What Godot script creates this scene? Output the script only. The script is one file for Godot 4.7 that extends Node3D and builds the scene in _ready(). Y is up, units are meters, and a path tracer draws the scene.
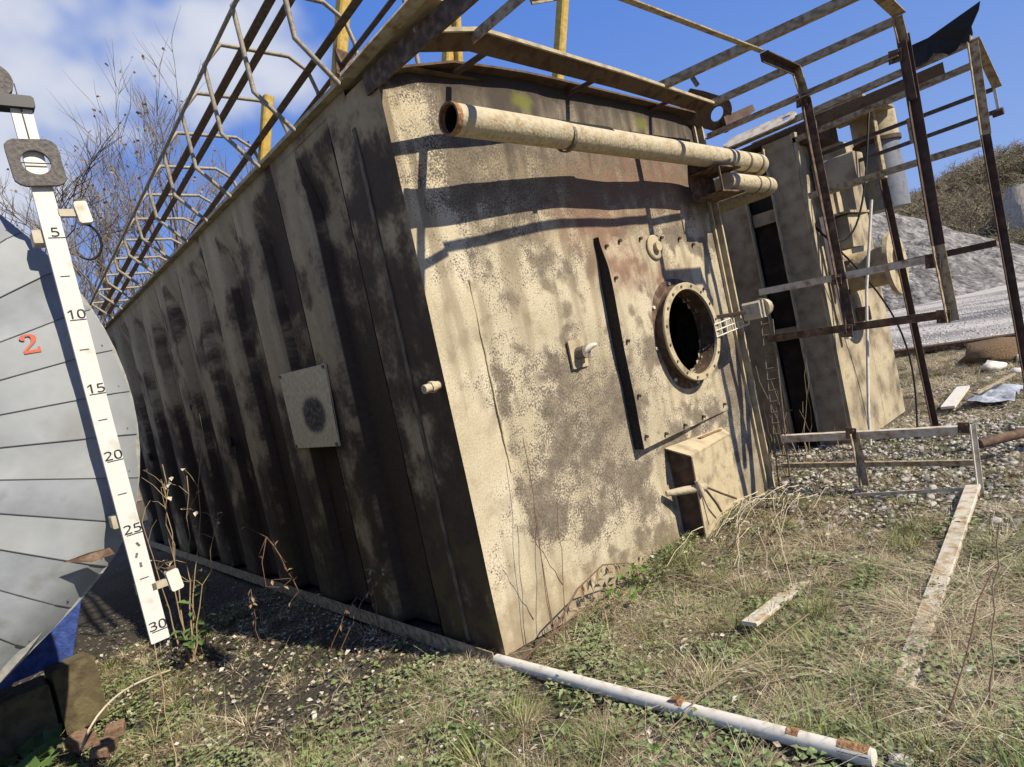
extends Node3D
# World axes: x runs along the lit end face of the fallen silo, y is up, z points out of that face towards the viewer. Metres.

var M := {}
var rng := RandomNumberGenerator.new()
const SUN := Vector3(0.26, 0.87, 0.97)
const SW := 2.93      # width of the end face
const SH := 3.05      # height of the lying silo
const SL := 7.6       # length of the lying silo

func _ready() -> void:
	rng.seed = 7
	make_camera()
	make_sky()
	make_sun()
	make_materials()
	make_ground()
	make_silo()
	make_second_silo()
	make_round_tank()
	make_ground_items()
	make_background()
	make_plants()
	make_grass()

# ------------------------------------------------------------------ camera, sky, sun
func make_camera() -> void:
	var yaw := deg_to_rad(41.988)
	var pitch := deg_to_rad(2.331)
	var roll := deg_to_rad(12.305)
	var f0 := Vector3(sin(yaw), 0, -cos(yaw))
	var r0 := f0.cross(Vector3.UP)
	var f := f0 * cos(pitch) - Vector3.UP * sin(pitch)
	var u0 := Vector3.UP * cos(pitch) + f0 * sin(pitch)
	var r := r0 * cos(roll) - u0 * sin(roll)
	var u := u0 * cos(roll) + r0 * sin(roll)
	var cam := Camera3D.new()
	cam.name = "camera"
	cam.transform = Transform3D(Basis(r, u, -f), Vector3(-1.8018, 1.5, 2.4685))
	cam.fov = 63.30
	cam.near = 0.05
	cam.far = 600.0
	cam.current = true
	add_child(cam)

func make_sky() -> void:
	var w := 1024
	var h := 512
	var img := Image.create(w, h, false, Image.FORMAT_RGBF)
	var n := FastNoiseLite.new()
	n.seed = 11
	n.frequency = 1.15
	n.fractal_octaves = 6
	n.fractal_gain = 0.55
	var n2 := FastNoiseLite.new()
	n2.seed = 5
	n2.frequency = 0.7
	n2.fractal_octaves = 2
	for j in h:
		var el := (0.5 - (j + 0.5) / h) * PI
		for i in w:
			var az := (i + 0.5) / w * TAU
			var d := Vector3(sin(az) * cos(el), sin(el), -cos(az) * cos(el))
			var c: Color
			if d.y < 0.0:
				c = Color(0.17, 0.15, 0.12)
			else:
				var t := pow(1.0 - d.y, 2.6)
				c = Color(0.042, 0.140, 0.490).lerp(Color(0.25, 0.36, 0.60), t)
				# drifting cloud: projected to a layer, thicker towards the north-west (-x, -z)
				var q := Vector3(d.x, d.y * 1.5, d.z) * 2.1
				var cover := clampf((Vector3(-0.3, 0.7, -0.65).normalized().dot(d) - 0.785) * 4.5, -1.0, 0.5) * 0.75
				var v := n.get_noise_3dv(q) * 0.95 + n2.get_noise_3dv(q) * 0.4 + cover + 0.10
				var a := smoothstep(-0.05, 0.42, v)
				var shade := clampf(0.55 + v * 0.6, 0.0, 1.0)
				var cl := Color(0.25, 0.30, 0.41).lerp(Color(0.56, 0.58, 0.64), shade)
				c = c.lerp(cl, a * 0.92)
			img.set_pixel(i, j, c)
	var pm := PanoramaSkyMaterial.new()
	pm.panorama = ImageTexture.create_from_image(img)
	var sky := Sky.new()
	sky.sky_material = pm
	var env := Environment.new()
	env.background_mode = Environment.BG_SKY
	env.sky = sky
	env.tonemap_mode = Environment.TONE_MAPPER_LINEAR
	env.tonemap_exposure = 1.38
	env.sdfgi_enabled = true
	env.ssao_enabled = true
	env.ssil_enabled = true
	var we := WorldEnvironment.new()
	we.name = "world_environment"
	we.environment = env
	add_child(we)

func make_sun() -> void:
	var s := DirectionalLight3D.new()
	s.name = "sun"
	s.light_energy = 1.6
	s.light_color = Color(1.0, 0.955, 0.87)
	s.light_angular_distance = 0.5
	s.shadow_enabled = true
	add_child(s)
	s.look_at_from_position(SUN * 30.0, Vector3.ZERO)

# ------------------------------------------------------------------ tree of objects
func thing(called: String, label: String, category: String, at := Vector3.ZERO, group := "") -> Node3D:
	var o := Node3D.new()
	o.name = called
	o.position = at
	add_child(o, true)
	tag(o, label, category, group)
	return o

func tag(o: Node, label: String, category: String, group := "") -> void:
	o.set_meta("label", label)
	o.set_meta("category", category)
	if group != "":
		o.set_meta("group", group)

func part(called: String, st, mat: Material, parent: Node = self) -> MeshInstance3D:
	var o := MeshInstance3D.new()
	o.name = called
	o.mesh = st.commit() if st is SurfaceTool else st
	o.material_override = mat
	if o.mesh is ArrayMesh and o.mesh.get_surface_count() > 0:
		o.mesh.surface_set_material(0, mat)
		o.material_override = null
	parent.add_child(o, true)
	return o

func structure(called: String, st, mat: Material) -> MeshInstance3D:
	var o := part(called, st, mat)
	o.set_meta("kind", "structure")
	return o

func scatter(called: String, mesh: Mesh, mat: Material, where: Array, colors: Array, label: String, category: String) -> void:
	var mm := MultiMesh.new()
	mm.transform_format = MultiMesh.TRANSFORM_3D
	mm.use_colors = true
	mm.mesh = mesh
	mm.instance_count = where.size()
	for i in where.size():
		mm.set_instance_transform(i, where[i])
		mm.set_instance_color(i, colors[i])
	var o := MultiMeshInstance3D.new()
	o.name = called
	o.multimesh = mm
	o.material_override = mat
	add_child(o, true)
	tag(o, label, category)
	o.set_meta("kind", "stuff")

# ------------------------------------------------------------------ shapes
func ST() -> SurfaceTool:
	var s := SurfaceTool.new()
	s.begin(Mesh.PRIMITIVE_TRIANGLES)
	return s

func vert(s: SurfaceTool, p: Vector3, n: Vector3, uv := Vector2.ZERO) -> void:
	s.set_normal(n)
	s.set_uv(uv)
	s.add_vertex(p)

# a, b, c, d run anticlockwise seen from outside
func quad(s: SurfaceTool, a: Vector3, b: Vector3, c: Vector3, d: Vector3, uv := []) -> void:
	var n := (b - a).cross(c - a)
	if n.length() < 1e-9:
		n = (c - a).cross(d - a)
	n = n.normalized()
	var t: Array = uv if uv.size() == 4 else [Vector2(0, 1), Vector2(1, 1), Vector2(1, 0), Vector2(0, 0)]
	vert(s, a, n, t[0]); vert(s, c, n, t[2]); vert(s, b, n, t[1])
	vert(s, a, n, t[0]); vert(s, d, n, t[3]); vert(s, c, n, t[2])

func tri(s: SurfaceTool, a: Vector3, b: Vector3, c: Vector3) -> void:
	var n := (b - a).cross(c - a).normalized()
	vert(s, a, n); vert(s, c, n); vert(s, b, n)

# eight corners: p[0..3] anticlockwise on one face (seen from outside), p[4..7] opposite them
func hexa(s: SurfaceTool, p: Array) -> void:
	quad(s, p[0], p[1], p[2], p[3])
	quad(s, p[7], p[6], p[5], p[4])
	for i in 4:
		var j := (i + 1) % 4
		quad(s, p[j], p[i], p[i + 4], p[j + 4])

func box(s: SurfaceTool, c: Vector3, size: Vector3, b := Basis()) -> void:
	var x := b.x * size.x * 0.5
	var y := b.y * size.y * 0.5
	var z := b.z * size.z * 0.5
	hexa(s, [c - x - y + z, c + x - y + z, c + x + y + z, c - x + y + z, c - x - y - z, c + x - y - z, c + x + y - z, c - x + y - z])

# box with chamfered long edges
func bevel_box(s: SurfaceTool, c: Vector3, size: Vector3, b := Basis(), bev := 0.006) -> void:
	var hx := size.x * 0.5
	var hy := size.y * 0.5
	var hz := size.z * 0.5
	var ring := [Vector2(hx, hy - bev), Vector2(hx - bev, hy), Vector2(-hx + bev, hy), Vector2(-hx, hy - bev), Vector2(-hx, -hy + bev), Vector2(-hx + bev, -hy), Vector2(hx - bev, -hy), Vector2(hx, -hy + bev)]
	var f := []
	var g := []
	for q in ring:
		f.append(c + b.x * q.x + b.y * q.y + b.z * hz)
		g.append(c + b.x * q.x + b.y * q.y - b.z * hz)
	for i in 8:
		var j := (i + 1) % 8
		quad(s, f[i], g[i], g[j], f[j])
	for i in range(1, 7):
		tri(s, f[0], f[i], f[i + 1])
		tri(s, g[0], g[i + 1], g[i])

func along(a: Vector3, b: Vector3, up := Vector3.UP) -> Basis:
	var z := (b - a).normalized()
	var x := up.cross(z)
	if x.length() < 0.01:
		x = Vector3.RIGHT.cross(z)
	x = x.normalized()
	return Basis(x, z.cross(x), z)

func bar(s: SurfaceTool, a: Vector3, b: Vector3, w: float, h: float, up := Vector3.UP) -> void:
	bevel_box(s, (a + b) * 0.5, Vector3(w, h, a.distance_to(b)), along(a, b, up), minf(w, h) * 0.16)

# rolled angle section from a to b: legs run from the corner line along u and v
func angle_bar(s: SurfaceTool, a: Vector3, b: Vector3, w: float, u: Vector3, v: Vector3, t := 0.007) -> void:
	var z := (b - a).normalized()
	u = (u - z * u.dot(z)).normalized()
	v = (v - z * v.dot(z) - u * v.dot(u)).normalized()
	var m := (a + b) * 0.5
	var l := a.distance_to(b)
	var bs := Basis(u, v, z)
	if bs.determinant() < 0:
		bs = Basis(u, v, -z)
	box(s, m + u * w * 0.5 + v * t * 0.5, Vector3(w, t, l), bs)
	box(s, m + v * (w + t) * 0.5 + u * t * 0.5, Vector3(t, w - t, l), bs)

func tube(s: SurfaceTool, pts: Array, radii: Array, sides := 8, capped := true) -> void:
	var rings := []
	var norms := []
	var prev := Vector3.ZERO
	for i in pts.size():
		var p: Vector3 = pts[i]
		var a: Vector3 = pts[maxi(i - 1, 0)]
		var b: Vector3 = pts[mini(i + 1, pts.size() - 1)]
		var z := (b - a).normalized()
		var x := prev - z * prev.dot(z)
		if x.length() < 0.05:
			x = z.cross(Vector3(0.31, 0.9, 0.17))
			if x.length() < 0.1:
				x = z.cross(Vector3.RIGHT)
		x = x.normalized()
		prev = x
		var y := z.cross(x)
		var r: float = radii[mini(i, radii.size() - 1)]
		var ring := []
		var nn := []
		for k in sides:
			var ph := TAU * k / sides
			var d := x * cos(ph) + y * sin(ph)
			ring.append(p + d * r)
			nn.append(d)
		rings.append(ring)
		norms.append(nn)
	for i in pts.size() - 1:
		for k in sides:
			var l := (k + 1) % sides
			vert(s, rings[i][k], norms[i][k]); vert(s, rings[i + 1][l], norms[i + 1][l]); vert(s, rings[i][l], norms[i][l])
			vert(s, rings[i][k], norms[i][k]); vert(s, rings[i + 1][k], norms[i + 1][k]); vert(s, rings[i + 1][l], norms[i + 1][l])
	if capped:
		for k in range(1, sides - 1):
			tri(s, rings[0][0], rings[0][k + 1], rings[0][k])
			tri(s, rings[-1][0], rings[-1][k], rings[-1][k + 1])

# a closed (r, h) outline turned about the y axis of `t`
func lathe(s: SurfaceTool, outline: Array, t: Transform3D, seg := 32, closed := true) -> void:
	var n := outline.size()
	for i in (n if closed else n - 1):
		var a: Vector2 = outline[i]
		var b: Vector2 = outline[(i + 1) % n]
		var e := (b - a).normalized()
		var nr := Vector2(e.y, -e.x)
		for k in seg:
			var p0 := TAU * k / seg
			var p1 := TAU * (k + 1) / seg
			var d0 := Vector3(cos(p0), 0, -sin(p0))
			var d1 := Vector3(cos(p1), 0, -sin(p1))
			var q := [t * (d0 * a.x + Vector3.UP * a.y), t * (d1 * a.x + Vector3.UP * a.y), t * (d1 * b.x + Vector3.UP * b.y), t * (d0 * b.x + Vector3.UP * b.y)]
			var m0 := (t.basis * (d0 * nr.x + Vector3.UP * nr.y)).normalized()
			var m1 := (t.basis * (d1 * nr.x + Vector3.UP * nr.y)).normalized()
			vert(s, q[0], m0); vert(s, q[2], m1); vert(s, q[1], m1)
			vert(s, q[0], m0); vert(s, q[3], m0); vert(s, q[2], m1)

func facing_z(at: Vector3) -> Transform3D:  # lathe axis along +z
	return Transform3D(Basis(Vector3.RIGHT, Vector3(0, 0, 1), Vector3(0, -1, 0)), at)

# rows[j][i] = [position, uv]; smooth normals; anticlockwise when u runs right and v runs up
func sheet(rows: Array, skip = null) -> SurfaceTool:
	var s := ST()
	var hh := rows.size()
	var ww: int = rows[0].size()
	var nrm := []
	for j in hh:
		var r := []
		for i in ww:
			var dx: Vector3 = rows[j][mini(i + 1, ww - 1)][0] - rows[j][maxi(i - 1, 0)][0]
			var dy: Vector3 = rows[mini(j + 1, hh - 1)][i][0] - rows[maxi(j - 1, 0)][i][0]
			r.append(dx.cross(dy).normalized())
		nrm.append(r)
	for j in hh - 1:
		for i in ww - 1:
			if skip != null:
				var c: Vector3 = (rows[j][i][0] + rows[j + 1][i + 1][0]) * 0.5
				if skip.call(c):
					continue
			for k in [[0, 0], [1, 1], [1, 0], [0, 0], [0, 1], [1, 1]]:
				var v = rows[j + k[1]][i + k[0]]
				if v.size() > 2:
					s.set_color(v[2])
				vert(s, v[0], nrm[j + k[1]][i + k[0]], v[1])
	return s

# flat star-shaped plate in the plane of basis x, y with a round hole about the origin
func holed_plate(s: SurfaceTool, t: Transform3D, edge: Callable, hole: float, thick: float, seg := 36) -> void:
	var z := Vector3(0, 0, thick * 0.5)
	for k in seg:
		var p0 := TAU * k / seg
		var p1 := TAU * (k + 1) / seg
		var d0 := Vector3(cos(p0), sin(p0), 0)
		var d1 := Vector3(cos(p1), sin(p1), 0)
		var o0: Vector3 = d0 * edge.call(p0)
		var o1: Vector3 = d1 * edge.call(p1)
		var i0 := d0 * hole
		var i1 := d1 * hole
		quad(s, t * (i0 + z), t * (o0 + z), t * (o1 + z), t * (i1 + z))
		quad(s, t * (i1 - z), t * (o1 - z), t * (o0 - z), t * (i0 - z))
		quad(s, t * (o0 + z), t * (o0 - z), t * (o1 - z), t * (o1 + z))
		quad(s, t * (i1 + z), t * (i1 - z), t * (i0 - z), t * (i0 + z))

func fnoise(sd: int, freq: float, oct := 4) -> FastNoiseLite:
	var n := FastNoiseLite.new()
	n.seed = sd
	n.frequency = freq
	n.fractal_octaves = oct
	return n

# ------------------------------------------------------------------ materials
func field(w: int, h: int, freq: float, sd: int, oct := 4, squeeze := 1) -> PackedByteArray:
	var n := fnoise(sd, freq, oct)
	var im := n.get_image(w, maxi(4, h / squeeze), false, false, true)
	if squeeze > 1:
		im.resize(w, h, Image.INTERPOLATE_CUBIC)
	im.convert(Image.FORMAT_L8)
	return im.get_data()

func ramp(stops: Array) -> Gradient:
	var g := Gradient.new()
	var offs := PackedFloat32Array()
	var cols := PackedColorArray()
	for st in stops:
		offs.append(st[0])
		cols.append(Color8(st[1], st[2], st[3]))
	g.offsets = offs
	g.colors = cols
	return g

func noise_tex(sd: int, freq: float, stops: Array, size := 512, oct := 5) -> NoiseTexture2D:
	var t := NoiseTexture2D.new()
	t.width = size
	t.height = size
	t.seamless = true
	t.seamless_blend_skirt = 0.3
	t.noise = fnoise(sd, freq, oct)
	t.color_ramp = ramp(stops)
	return t

func solid(r: int, g: int, b: int, rough := 0.8, metal := 0.0) -> StandardMaterial3D:
	var m := StandardMaterial3D.new()
	m.albedo_color = Color8(r, g, b)
	m.roughness = rough
	m.metallic = metal
	return m

# weathered surface: two layers of noise, relief from a third
func worn(sd: int, freq: float, stops: Array, rough := 0.8, scale := 1.0, relief := 0.25, metal := 0.0) -> StandardMaterial3D:
	var m := StandardMaterial3D.new()
	m.albedo_texture = noise_tex(sd, freq, stops)
	m.uv1_triplanar = true
	m.uv1_scale = Vector3.ONE * scale
	m.uv1_triplanar_sharpness = 4.0
	m.roughness = rough
	m.metallic = metal
	if relief > 0.0:
		m.heightmap_enabled = true
		m.heightmap_texture = M.grain
		m.heightmap_scale = relief
	return m

func make_materials() -> void:
	M.grain = noise_tex(3, 0.045, [[0.0, 0, 0, 0], [1.0, 255, 255, 255]], 512, 5)
	M.face = textured(face_image(), 0.9, 0.35)
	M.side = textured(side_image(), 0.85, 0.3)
	M.rail = worn(21, 0.012, [[0.0, 92, 72, 54], [0.3, 126, 108, 82], [0.55, 156, 142, 114], [0.8, 166, 153, 124], [1.0, 128, 106, 80]], 0.75, 2.4, 0.2)
	M.rail_rust = worn(22, 0.012, [[0.0, 56, 42, 33], [0.4, 82, 61, 46], [0.6, 96, 76, 58], [0.85, 118, 99, 78], [1.0, 90, 68, 52]], 0.85, 2.4, 0.25)
	M.rail_dark = worn(23, 0.012, [[0.0, 52, 38, 29], [0.5, 74, 55, 42], [0.8, 90, 70, 54], [1.0, 66, 50, 39]], 0.85, 1.6, 0.2)
	M.toe = worn(24, 0.008, [[0.0, 60, 45, 34], [0.4, 84, 64, 48], [0.6, 96, 78, 58], [0.8, 84, 74, 56], [1.0, 104, 80, 58]], 0.9, 1.6, 0.3)
	M.neck = worn(62, 0.010, [[0.0, 58, 44, 33], [0.5, 84, 66, 48], [1.0, 112, 92, 68]], 0.9, 2.4, 0.3)
	M.cage = worn(25, 0.02, [[0.0, 112, 102, 84], [0.5, 150, 142, 124], [1.0, 92, 78, 62]], 0.6, 2.0, 0.0)
	M.strap = worn(26, 0.02, [[0.0, 56, 48, 44], [0.5, 84, 74, 66], [1.0, 108, 92, 76]], 0.75, 2.0, 0.1)
	M.yellow = worn(27, 0.02, [[0.0, 140, 112, 44], [0.5, 178, 148, 62], [0.85, 186, 162, 84], [1.0, 104, 82, 44]], 0.7, 1.5, 0.15)
	M.pipe = worn(28, 0.012, [[0.0, 138, 112, 80], [0.25, 164, 149, 118], [0.55, 184, 173, 147], [0.8, 170, 158, 130], [1.0, 152, 134, 100]], 0.8, 2.0, 0.3)
	M.chunk = worn(65, 0.03, [[0.0, 120, 116, 106], [0.5, 168, 164, 152], [1.0, 190, 186, 176]], 0.95, 3.0, 0.4)
	M.white = worn(29, 0.02, [[0.0, 170, 160, 140], [0.4, 205, 200, 186], [1.0, 214, 210, 200]], 0.6, 1.5, 0.0)
	M.white_rust = worn(30, 0.012, [[0.0, 126, 92, 62], [0.25, 164, 142, 114], [0.5, 186, 178, 160], [1.0, 200, 195, 180]], 0.75, 1.6, 0.15)
	M.orange_rust = worn(31, 0.03, [[0.0, 104, 76, 50], [0.5, 140, 104, 70], [1.0, 172, 146, 112]], 0.95, 2.5, 0.5)
	M.dark = worn(32, 0.03, [[0.0, 18, 16, 15], [0.6, 34, 30, 27], [1.0, 52, 44, 36]], 0.9, 2.0, 0.2)
	M.cavity = solid(22, 18, 15, 0.95)
	M.iron = worn(33, 0.03, [[0.0, 70, 60, 50], [0.5, 110, 100, 86], [1.0, 150, 138, 116]], 0.6, 3.0, 0.2)
	M.cream = worn(34, 0.010, [[0.0, 124, 112, 92], [0.3, 152, 139, 112], [0.5, 172, 158, 127], [1.0, 182, 169, 139]], 0.85, 1.3, 0.25)
	M.cream_dark = worn(35, 0.010, [[0.0, 62, 52, 42], [0.4, 86, 74, 58], [0.6, 106, 92, 72], [1.0, 122, 107, 84]], 0.9, 1.2, 0.25)
	M.dirty = worn(67, 0.005, [[0.0, 82, 72, 58], [0.25, 122, 110, 90], [0.5, 158, 146, 120], [0.8, 174, 162, 134], [1.0, 140, 127, 103]], 0.9, 0.9, 0.3)
	M.column = worn(61, 0.008, [[0.0, 118, 105, 84], [0.5, 152, 138, 112], [1.0, 172, 158, 130]], 0.9, 1.2, 0.25)
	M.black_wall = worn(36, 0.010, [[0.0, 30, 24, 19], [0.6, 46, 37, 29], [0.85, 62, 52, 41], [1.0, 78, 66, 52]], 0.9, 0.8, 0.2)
	M.metal = worn(37, 0.006, [[0.0, 126, 129, 130], [0.45, 139, 143, 145], [0.7, 146, 150, 152], [1.0, 131, 133, 132]], 0.75, 0.7, 0.06, 0.08)
	M.metal_b = worn(63, 0.010, [[0.0, 116, 120, 122], [0.45, 130, 135, 139], [0.7, 137, 142, 146], [1.0, 118, 120, 119]], 0.7, 0.9, 0.08, 0.1)
	M.metal_c = worn(64, 0.008, [[0.0, 128, 132, 133], [0.5, 146, 150, 152], [1.0, 132, 134, 132]], 0.75, 0.8, 0.06, 0.08)
	M.metal_edge = worn(38, 0.02, [[0.0, 118, 120, 118], [0.6, 150, 150, 142], [1.0, 132, 122, 104]], 0.55, 1.5, 0.05, 0.25)
	M.seam = solid(88, 89, 88, 0.8)
	M.enamel = worn(39, 0.02, [[0.0, 150, 142, 124], [0.2, 186, 181, 168], [0.4, 203, 201, 192], [1.0, 208, 206, 199]], 0.45, 1.0, 0.0)
	M.ink = solid(26, 26, 28, 0.7)
	M.red = worn(40, 0.05, [[0.0, 168, 140, 126], [0.35, 178, 98, 72], [0.6, 186, 84, 56], [1.0, 182, 112, 88]], 0.8, 9.0, 0.0)
	M.plate_grey = worn(41, 0.03, [[0.0, 62, 58, 54], [0.5, 88, 84, 80], [1.0, 110, 104, 96]], 0.75, 3.0, 0.2)
	M.black_plastic = solid(20, 20, 22, 0.5)
	M.plastic = worn(42, 0.02, [[0.0, 128, 112, 84], [0.3, 164, 154, 130], [1.0, 186, 178, 156]], 0.5, 1.5, 0.0)
	M.cable = solid(18, 18, 20, 0.55)
	M.blue = worn(43, 0.012, [[0.0, 34, 46, 84], [0.3, 32, 54, 112], [0.6, 40, 66, 136], [0.85, 56, 78, 134], [1.0, 74, 70, 68]], 0.7, 2.4, 0.2)
	M.duct = worn(44, 0.012, [[0.0, 96, 100, 106], [0.5, 122, 128, 136], [1.0, 112, 112, 112]], 0.6, 1.2, 0.1, 0.2)
	M.rubber = worn(45, 0.02, [[0.0, 9, 10, 13], [1.0, 22, 23, 27]], 0.75, 1.5, 0.2)
	M.wood = worn(46, 0.012, [[0.0, 58, 50, 36], [0.4, 80, 71, 50], [0.7, 98, 88, 63], [1.0, 84, 82, 52]], 0.95, 1.6, 0.4)
	M.brick = worn(47, 0.03, [[0.0, 92, 72, 56], [0.6, 128, 102, 82], [1.0, 134, 118, 100]], 0.95, 2.0, 0.3)
	M.bark = worn(48, 0.03, [[0.0, 54, 46, 38], [0.5, 86, 76, 64], [1.0, 112, 102, 88]], 0.95, 1.5, 0.0)
	M.twig = worn(49, 0.03, [[0.0, 70, 58, 46], [1.0, 112, 98, 80]], 0.95, 1.5, 0.0)
	M.stalk = worn(50, 0.05, [[0.0, 120, 100, 74], [0.5, 156, 138, 108], [1.0, 134, 106, 84]], 0.9, 2.0, 0.0)
	M.stalk_red = worn(51, 0.05, [[0.0, 88, 62, 50], [1.0, 134, 104, 84]], 0.9, 2.0, 0.0)
	M.leaf = leafy(88, 120, 44)
	M.leaf_big = leafy(84, 108, 58)
	M.leaf_dry = leafy(140, 116, 84)
	M.leaf_pale = leafy(176, 168, 150)
	M.tinted = StandardMaterial3D.new()
	M.tinted.vertex_color_use_as_albedo = true
	M.tinted.roughness = 0.85
	M.blade = StandardMaterial3D.new()
	M.blade.vertex_color_use_as_albedo = true
	M.blade.roughness = 0.7
	M.blade.backlight_enabled = true
	M.blade.backlight = Color(0.12, 0.11, 0.05)

func leafy(r: int, g: int, b: int) -> StandardMaterial3D:
	var m := solid(r, g, b, 0.6)
	m.backlight_enabled = true
	m.backlight = Color8(r / 3, g / 3, b / 3)
	return m

func textured(im: Image, rough: float, relief: float) -> StandardMaterial3D:
	var m := StandardMaterial3D.new()
	m.albedo_texture = ImageTexture.create_from_image(im)
	m.texture_repeat = false
	m.roughness = rough
	return m

func blob(x: float, y: float, cx: float, cy: float, rx: float, ry: float) -> float:
	var a := (x - cx) / rx
	var b := (y - cy) / ry
	return exp(-(a * a + b * b))

# paint, flaking, rust and grime of the lit end plate; covers the face x 0..SW, y 0..SH+0.1
func face_image() -> Image:
	var w := 1280
	var h := 1280
	var n1 := field(w, h, 0.0045, 101, 5)
	var n2 := field(w, h, 0.022, 102, 5)
	var n3 := field(w, h, 0.15, 103, 3)
	var n4 := field(w, h, 0.012, 104, 5)
	var n5 := field(w, h, 0.23, 106, 2)
	var st := field(w, h, 0.016, 105, 4, 10)
	var out := PackedByteArray()
	out.resize(w * h * 3)
	var i := 0
	for j in h:
		var y := (SH + 0.1) * (1.0 - (j + 0.5) / h)
		for k in w:
			var x := SW * (k + 0.5) / w
			var a := n1[i] / 255.0
			var b := n2[i] / 255.0
			var c := n3[i] / 255.0
			var d := n4[i] / 255.0
			var e := st[i] / 255.0
			var wob := (d - 0.5) * 0.3
			# how far the paint has flaked here
			var f := 0.425 + (a - 0.5) * 0.42
			f += 0.11 * smoothstep(1.75, 1.15, y + wob) * smoothstep(0.3, 0.45, x + wob * 0.3) * smoothstep(0.15, 0.6, y + wob)
			f += 0.20 * smoothstep(2.15, 2.45, y + wob)
			f -= 0.16 * smoothstep(0.40, 0.34, x + (d - 0.5) * 0.05)
			f -= 0.14 * blob(x, y, 1.05, 1.65, 0.55, 0.28)
			f += 0.10 * blob(x, y, 1.15, 1.25, 0.3, 0.25)
			f -= 0.12 * smoothstep(0.5, 0.1, y + wob) * smoothstep(1.3, 0.9, x)
			f -= 0.09 * (smoothstep(1.28, 1.38, x) * smoothstep(2.6, 2.5, x) * smoothstep(2.2, 2.1, y))
			var e5 := n5[i] / 255.0
			var q := b * 0.24 + c * 0.36 + e5 * 0.40
			var fl := smoothstep(f + 0.075, f - 0.07, q)
			var r := 184.0 + (a - 0.5) * 30.0 + (c - 0.5) * 24.0 + (e5 - 0.5) * 34.0
			var g := 173.0 + (a - 0.5) * 30.0 + (c - 0.5) * 24.0 + (e5 - 0.5) * 34.0
			var bl := 147.0 + (a - 0.5) * 34.0 + (c - 0.5) * 24.0 + (e5 - 0.5) * 34.0
			var grime := clampf(smoothstep(0.50, 0.72, a * 0.55 + d * 0.45 + (c - 0.5) * 0.16) * 0.7, 0.0, 0.7) * smoothstep(0.30, 0.46, x + (d - 0.5) * 0.1)
			r = lerpf(r, 84.0, grime); g = lerpf(g, 74.0, grime); bl = lerpf(bl, 60.0, grime)
			var drip := clampf((e - 0.56) * 3.0, 0.0, 0.55) * smoothstep(1.4, 2.9, y + wob)
			r = lerpf(r, 70.0, drip); g = lerpf(g, 58.0, drip); bl = lerpf(bl, 46.0, drip)
			var top_st := smoothstep(1.95, 2.6, y + wob * 1.6) * smoothstep(0.30, 0.44, x + (d - 0.5) * 0.06) * 0.62
			top_st = maxf(top_st, 0.55 * blob(x, y, 1.12, 1.02, 0.34, 0.42))
			top_st = maxf(top_st, 0.45 * smoothstep(2.52, 2.62, x) * smoothstep(2.2, 1.0, y))
			top_st *= 0.55 + d * 0.9
			r = lerpf(r, 112.0, top_st); g = lerpf(g, 103.0, top_st); bl = lerpf(bl, 88.0, top_st)
			# soft staining
			var sta := clampf((e - 0.42) * 1.3, 0.0, 0.45) + clampf((d - 0.55) * 1.2, 0.0, 0.3)
			r = lerpf(r, 132.0, sta); g = lerpf(g, 120.0, sta); bl = lerpf(bl, 98.0, sta)
			# flaked metal and primer
			var tone := 0.55 + c * 0.6 + (b - 0.5) * 0.3
			r = lerpf(r, 122.0 * tone, fl * 0.85); g = lerpf(g, 111.0 * tone, fl * 0.85); bl = lerpf(bl, 95.0 * tone, fl * 0.85)
			# rust
			var ru := blob(x, y, 1.35, 2.26, 0.42, 0.24) * 0.95 + blob(x, y, 2.2, 2.55, 0.75, 0.32) * 0.95 + blob(x, y, 1.52, 1.93, 0.22, 0.15) + blob(x, y, 2.07, 1.8, 0.34, 0.12) * 0.9 + blob(x, y, 2.75, 0.9, 0.1, 0.8) * 0.3
			ru = clampf(ru * (0.35 + d * 1.1) - 0.16 + (b - 0.5) * 0.5, 0.0, 0.85)
			r = lerpf(r, 98.0 + c * 34.0, ru * 0.9); g = lerpf(g, 72.0 + c * 28.0, ru * 0.9); bl = lerpf(bl, 57.0 + c * 24.0, ru * 0.9)
			# darker towards the top edge, in uneven runs
			var top_dark := clampf(smoothstep(2.62, 3.12, y + (e - 0.5) * 0.7 + (c - 0.5) * 0.2) * 0.8, 0.0, 0.8) * smoothstep(0.25, 0.5, x + wob)
			top_dark = maxf(top_dark, smoothstep(2.93, 3.02, y + (b - 0.5) * 0.12) * 0.9)
			r = lerpf(r, 58.0, top_dark); g = lerpf(g, 50.0, top_dark); bl = lerpf(bl, 42.0, top_dark)
			# moss
			var mo := clampf((blob(x, y, 0.98, 2.95, 0.10, 0.07) + blob(x, y, 2.15, 2.92, 0.10, 0.06)) * 1.5 - 0.5 + (b - 0.5) * 0.8, 0.0, 0.8)
			r = lerpf(r, 104.0, mo); g = lerpf(g, 108.0, mo); bl = lerpf(bl, 40.0, mo)
			# soil splash at the foot
			var so := clampf(smoothstep(0.35, 0.0, y + (b - 0.5) * 0.4) * 0.5, 0.0, 0.5)
			r = lerpf(r, 128.0, so); g = lerpf(g, 112.0, so); bl = lerpf(bl, 84.0, so)
			out[i * 3] = int(clampf(r, 0, 255)); out[i * 3 + 1] = int(clampf(g, 0, 255)); out[i * 3 + 2] = int(clampf(bl, 0, 255))
			i += 1
	return Image.create_from_data(w, h, false, Image.FORMAT_RGB8, out)

func is_pan(z: float) -> bool:
	return z < -0.55 and fposmod(-z - 0.55, 0.8) < 0.45

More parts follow.
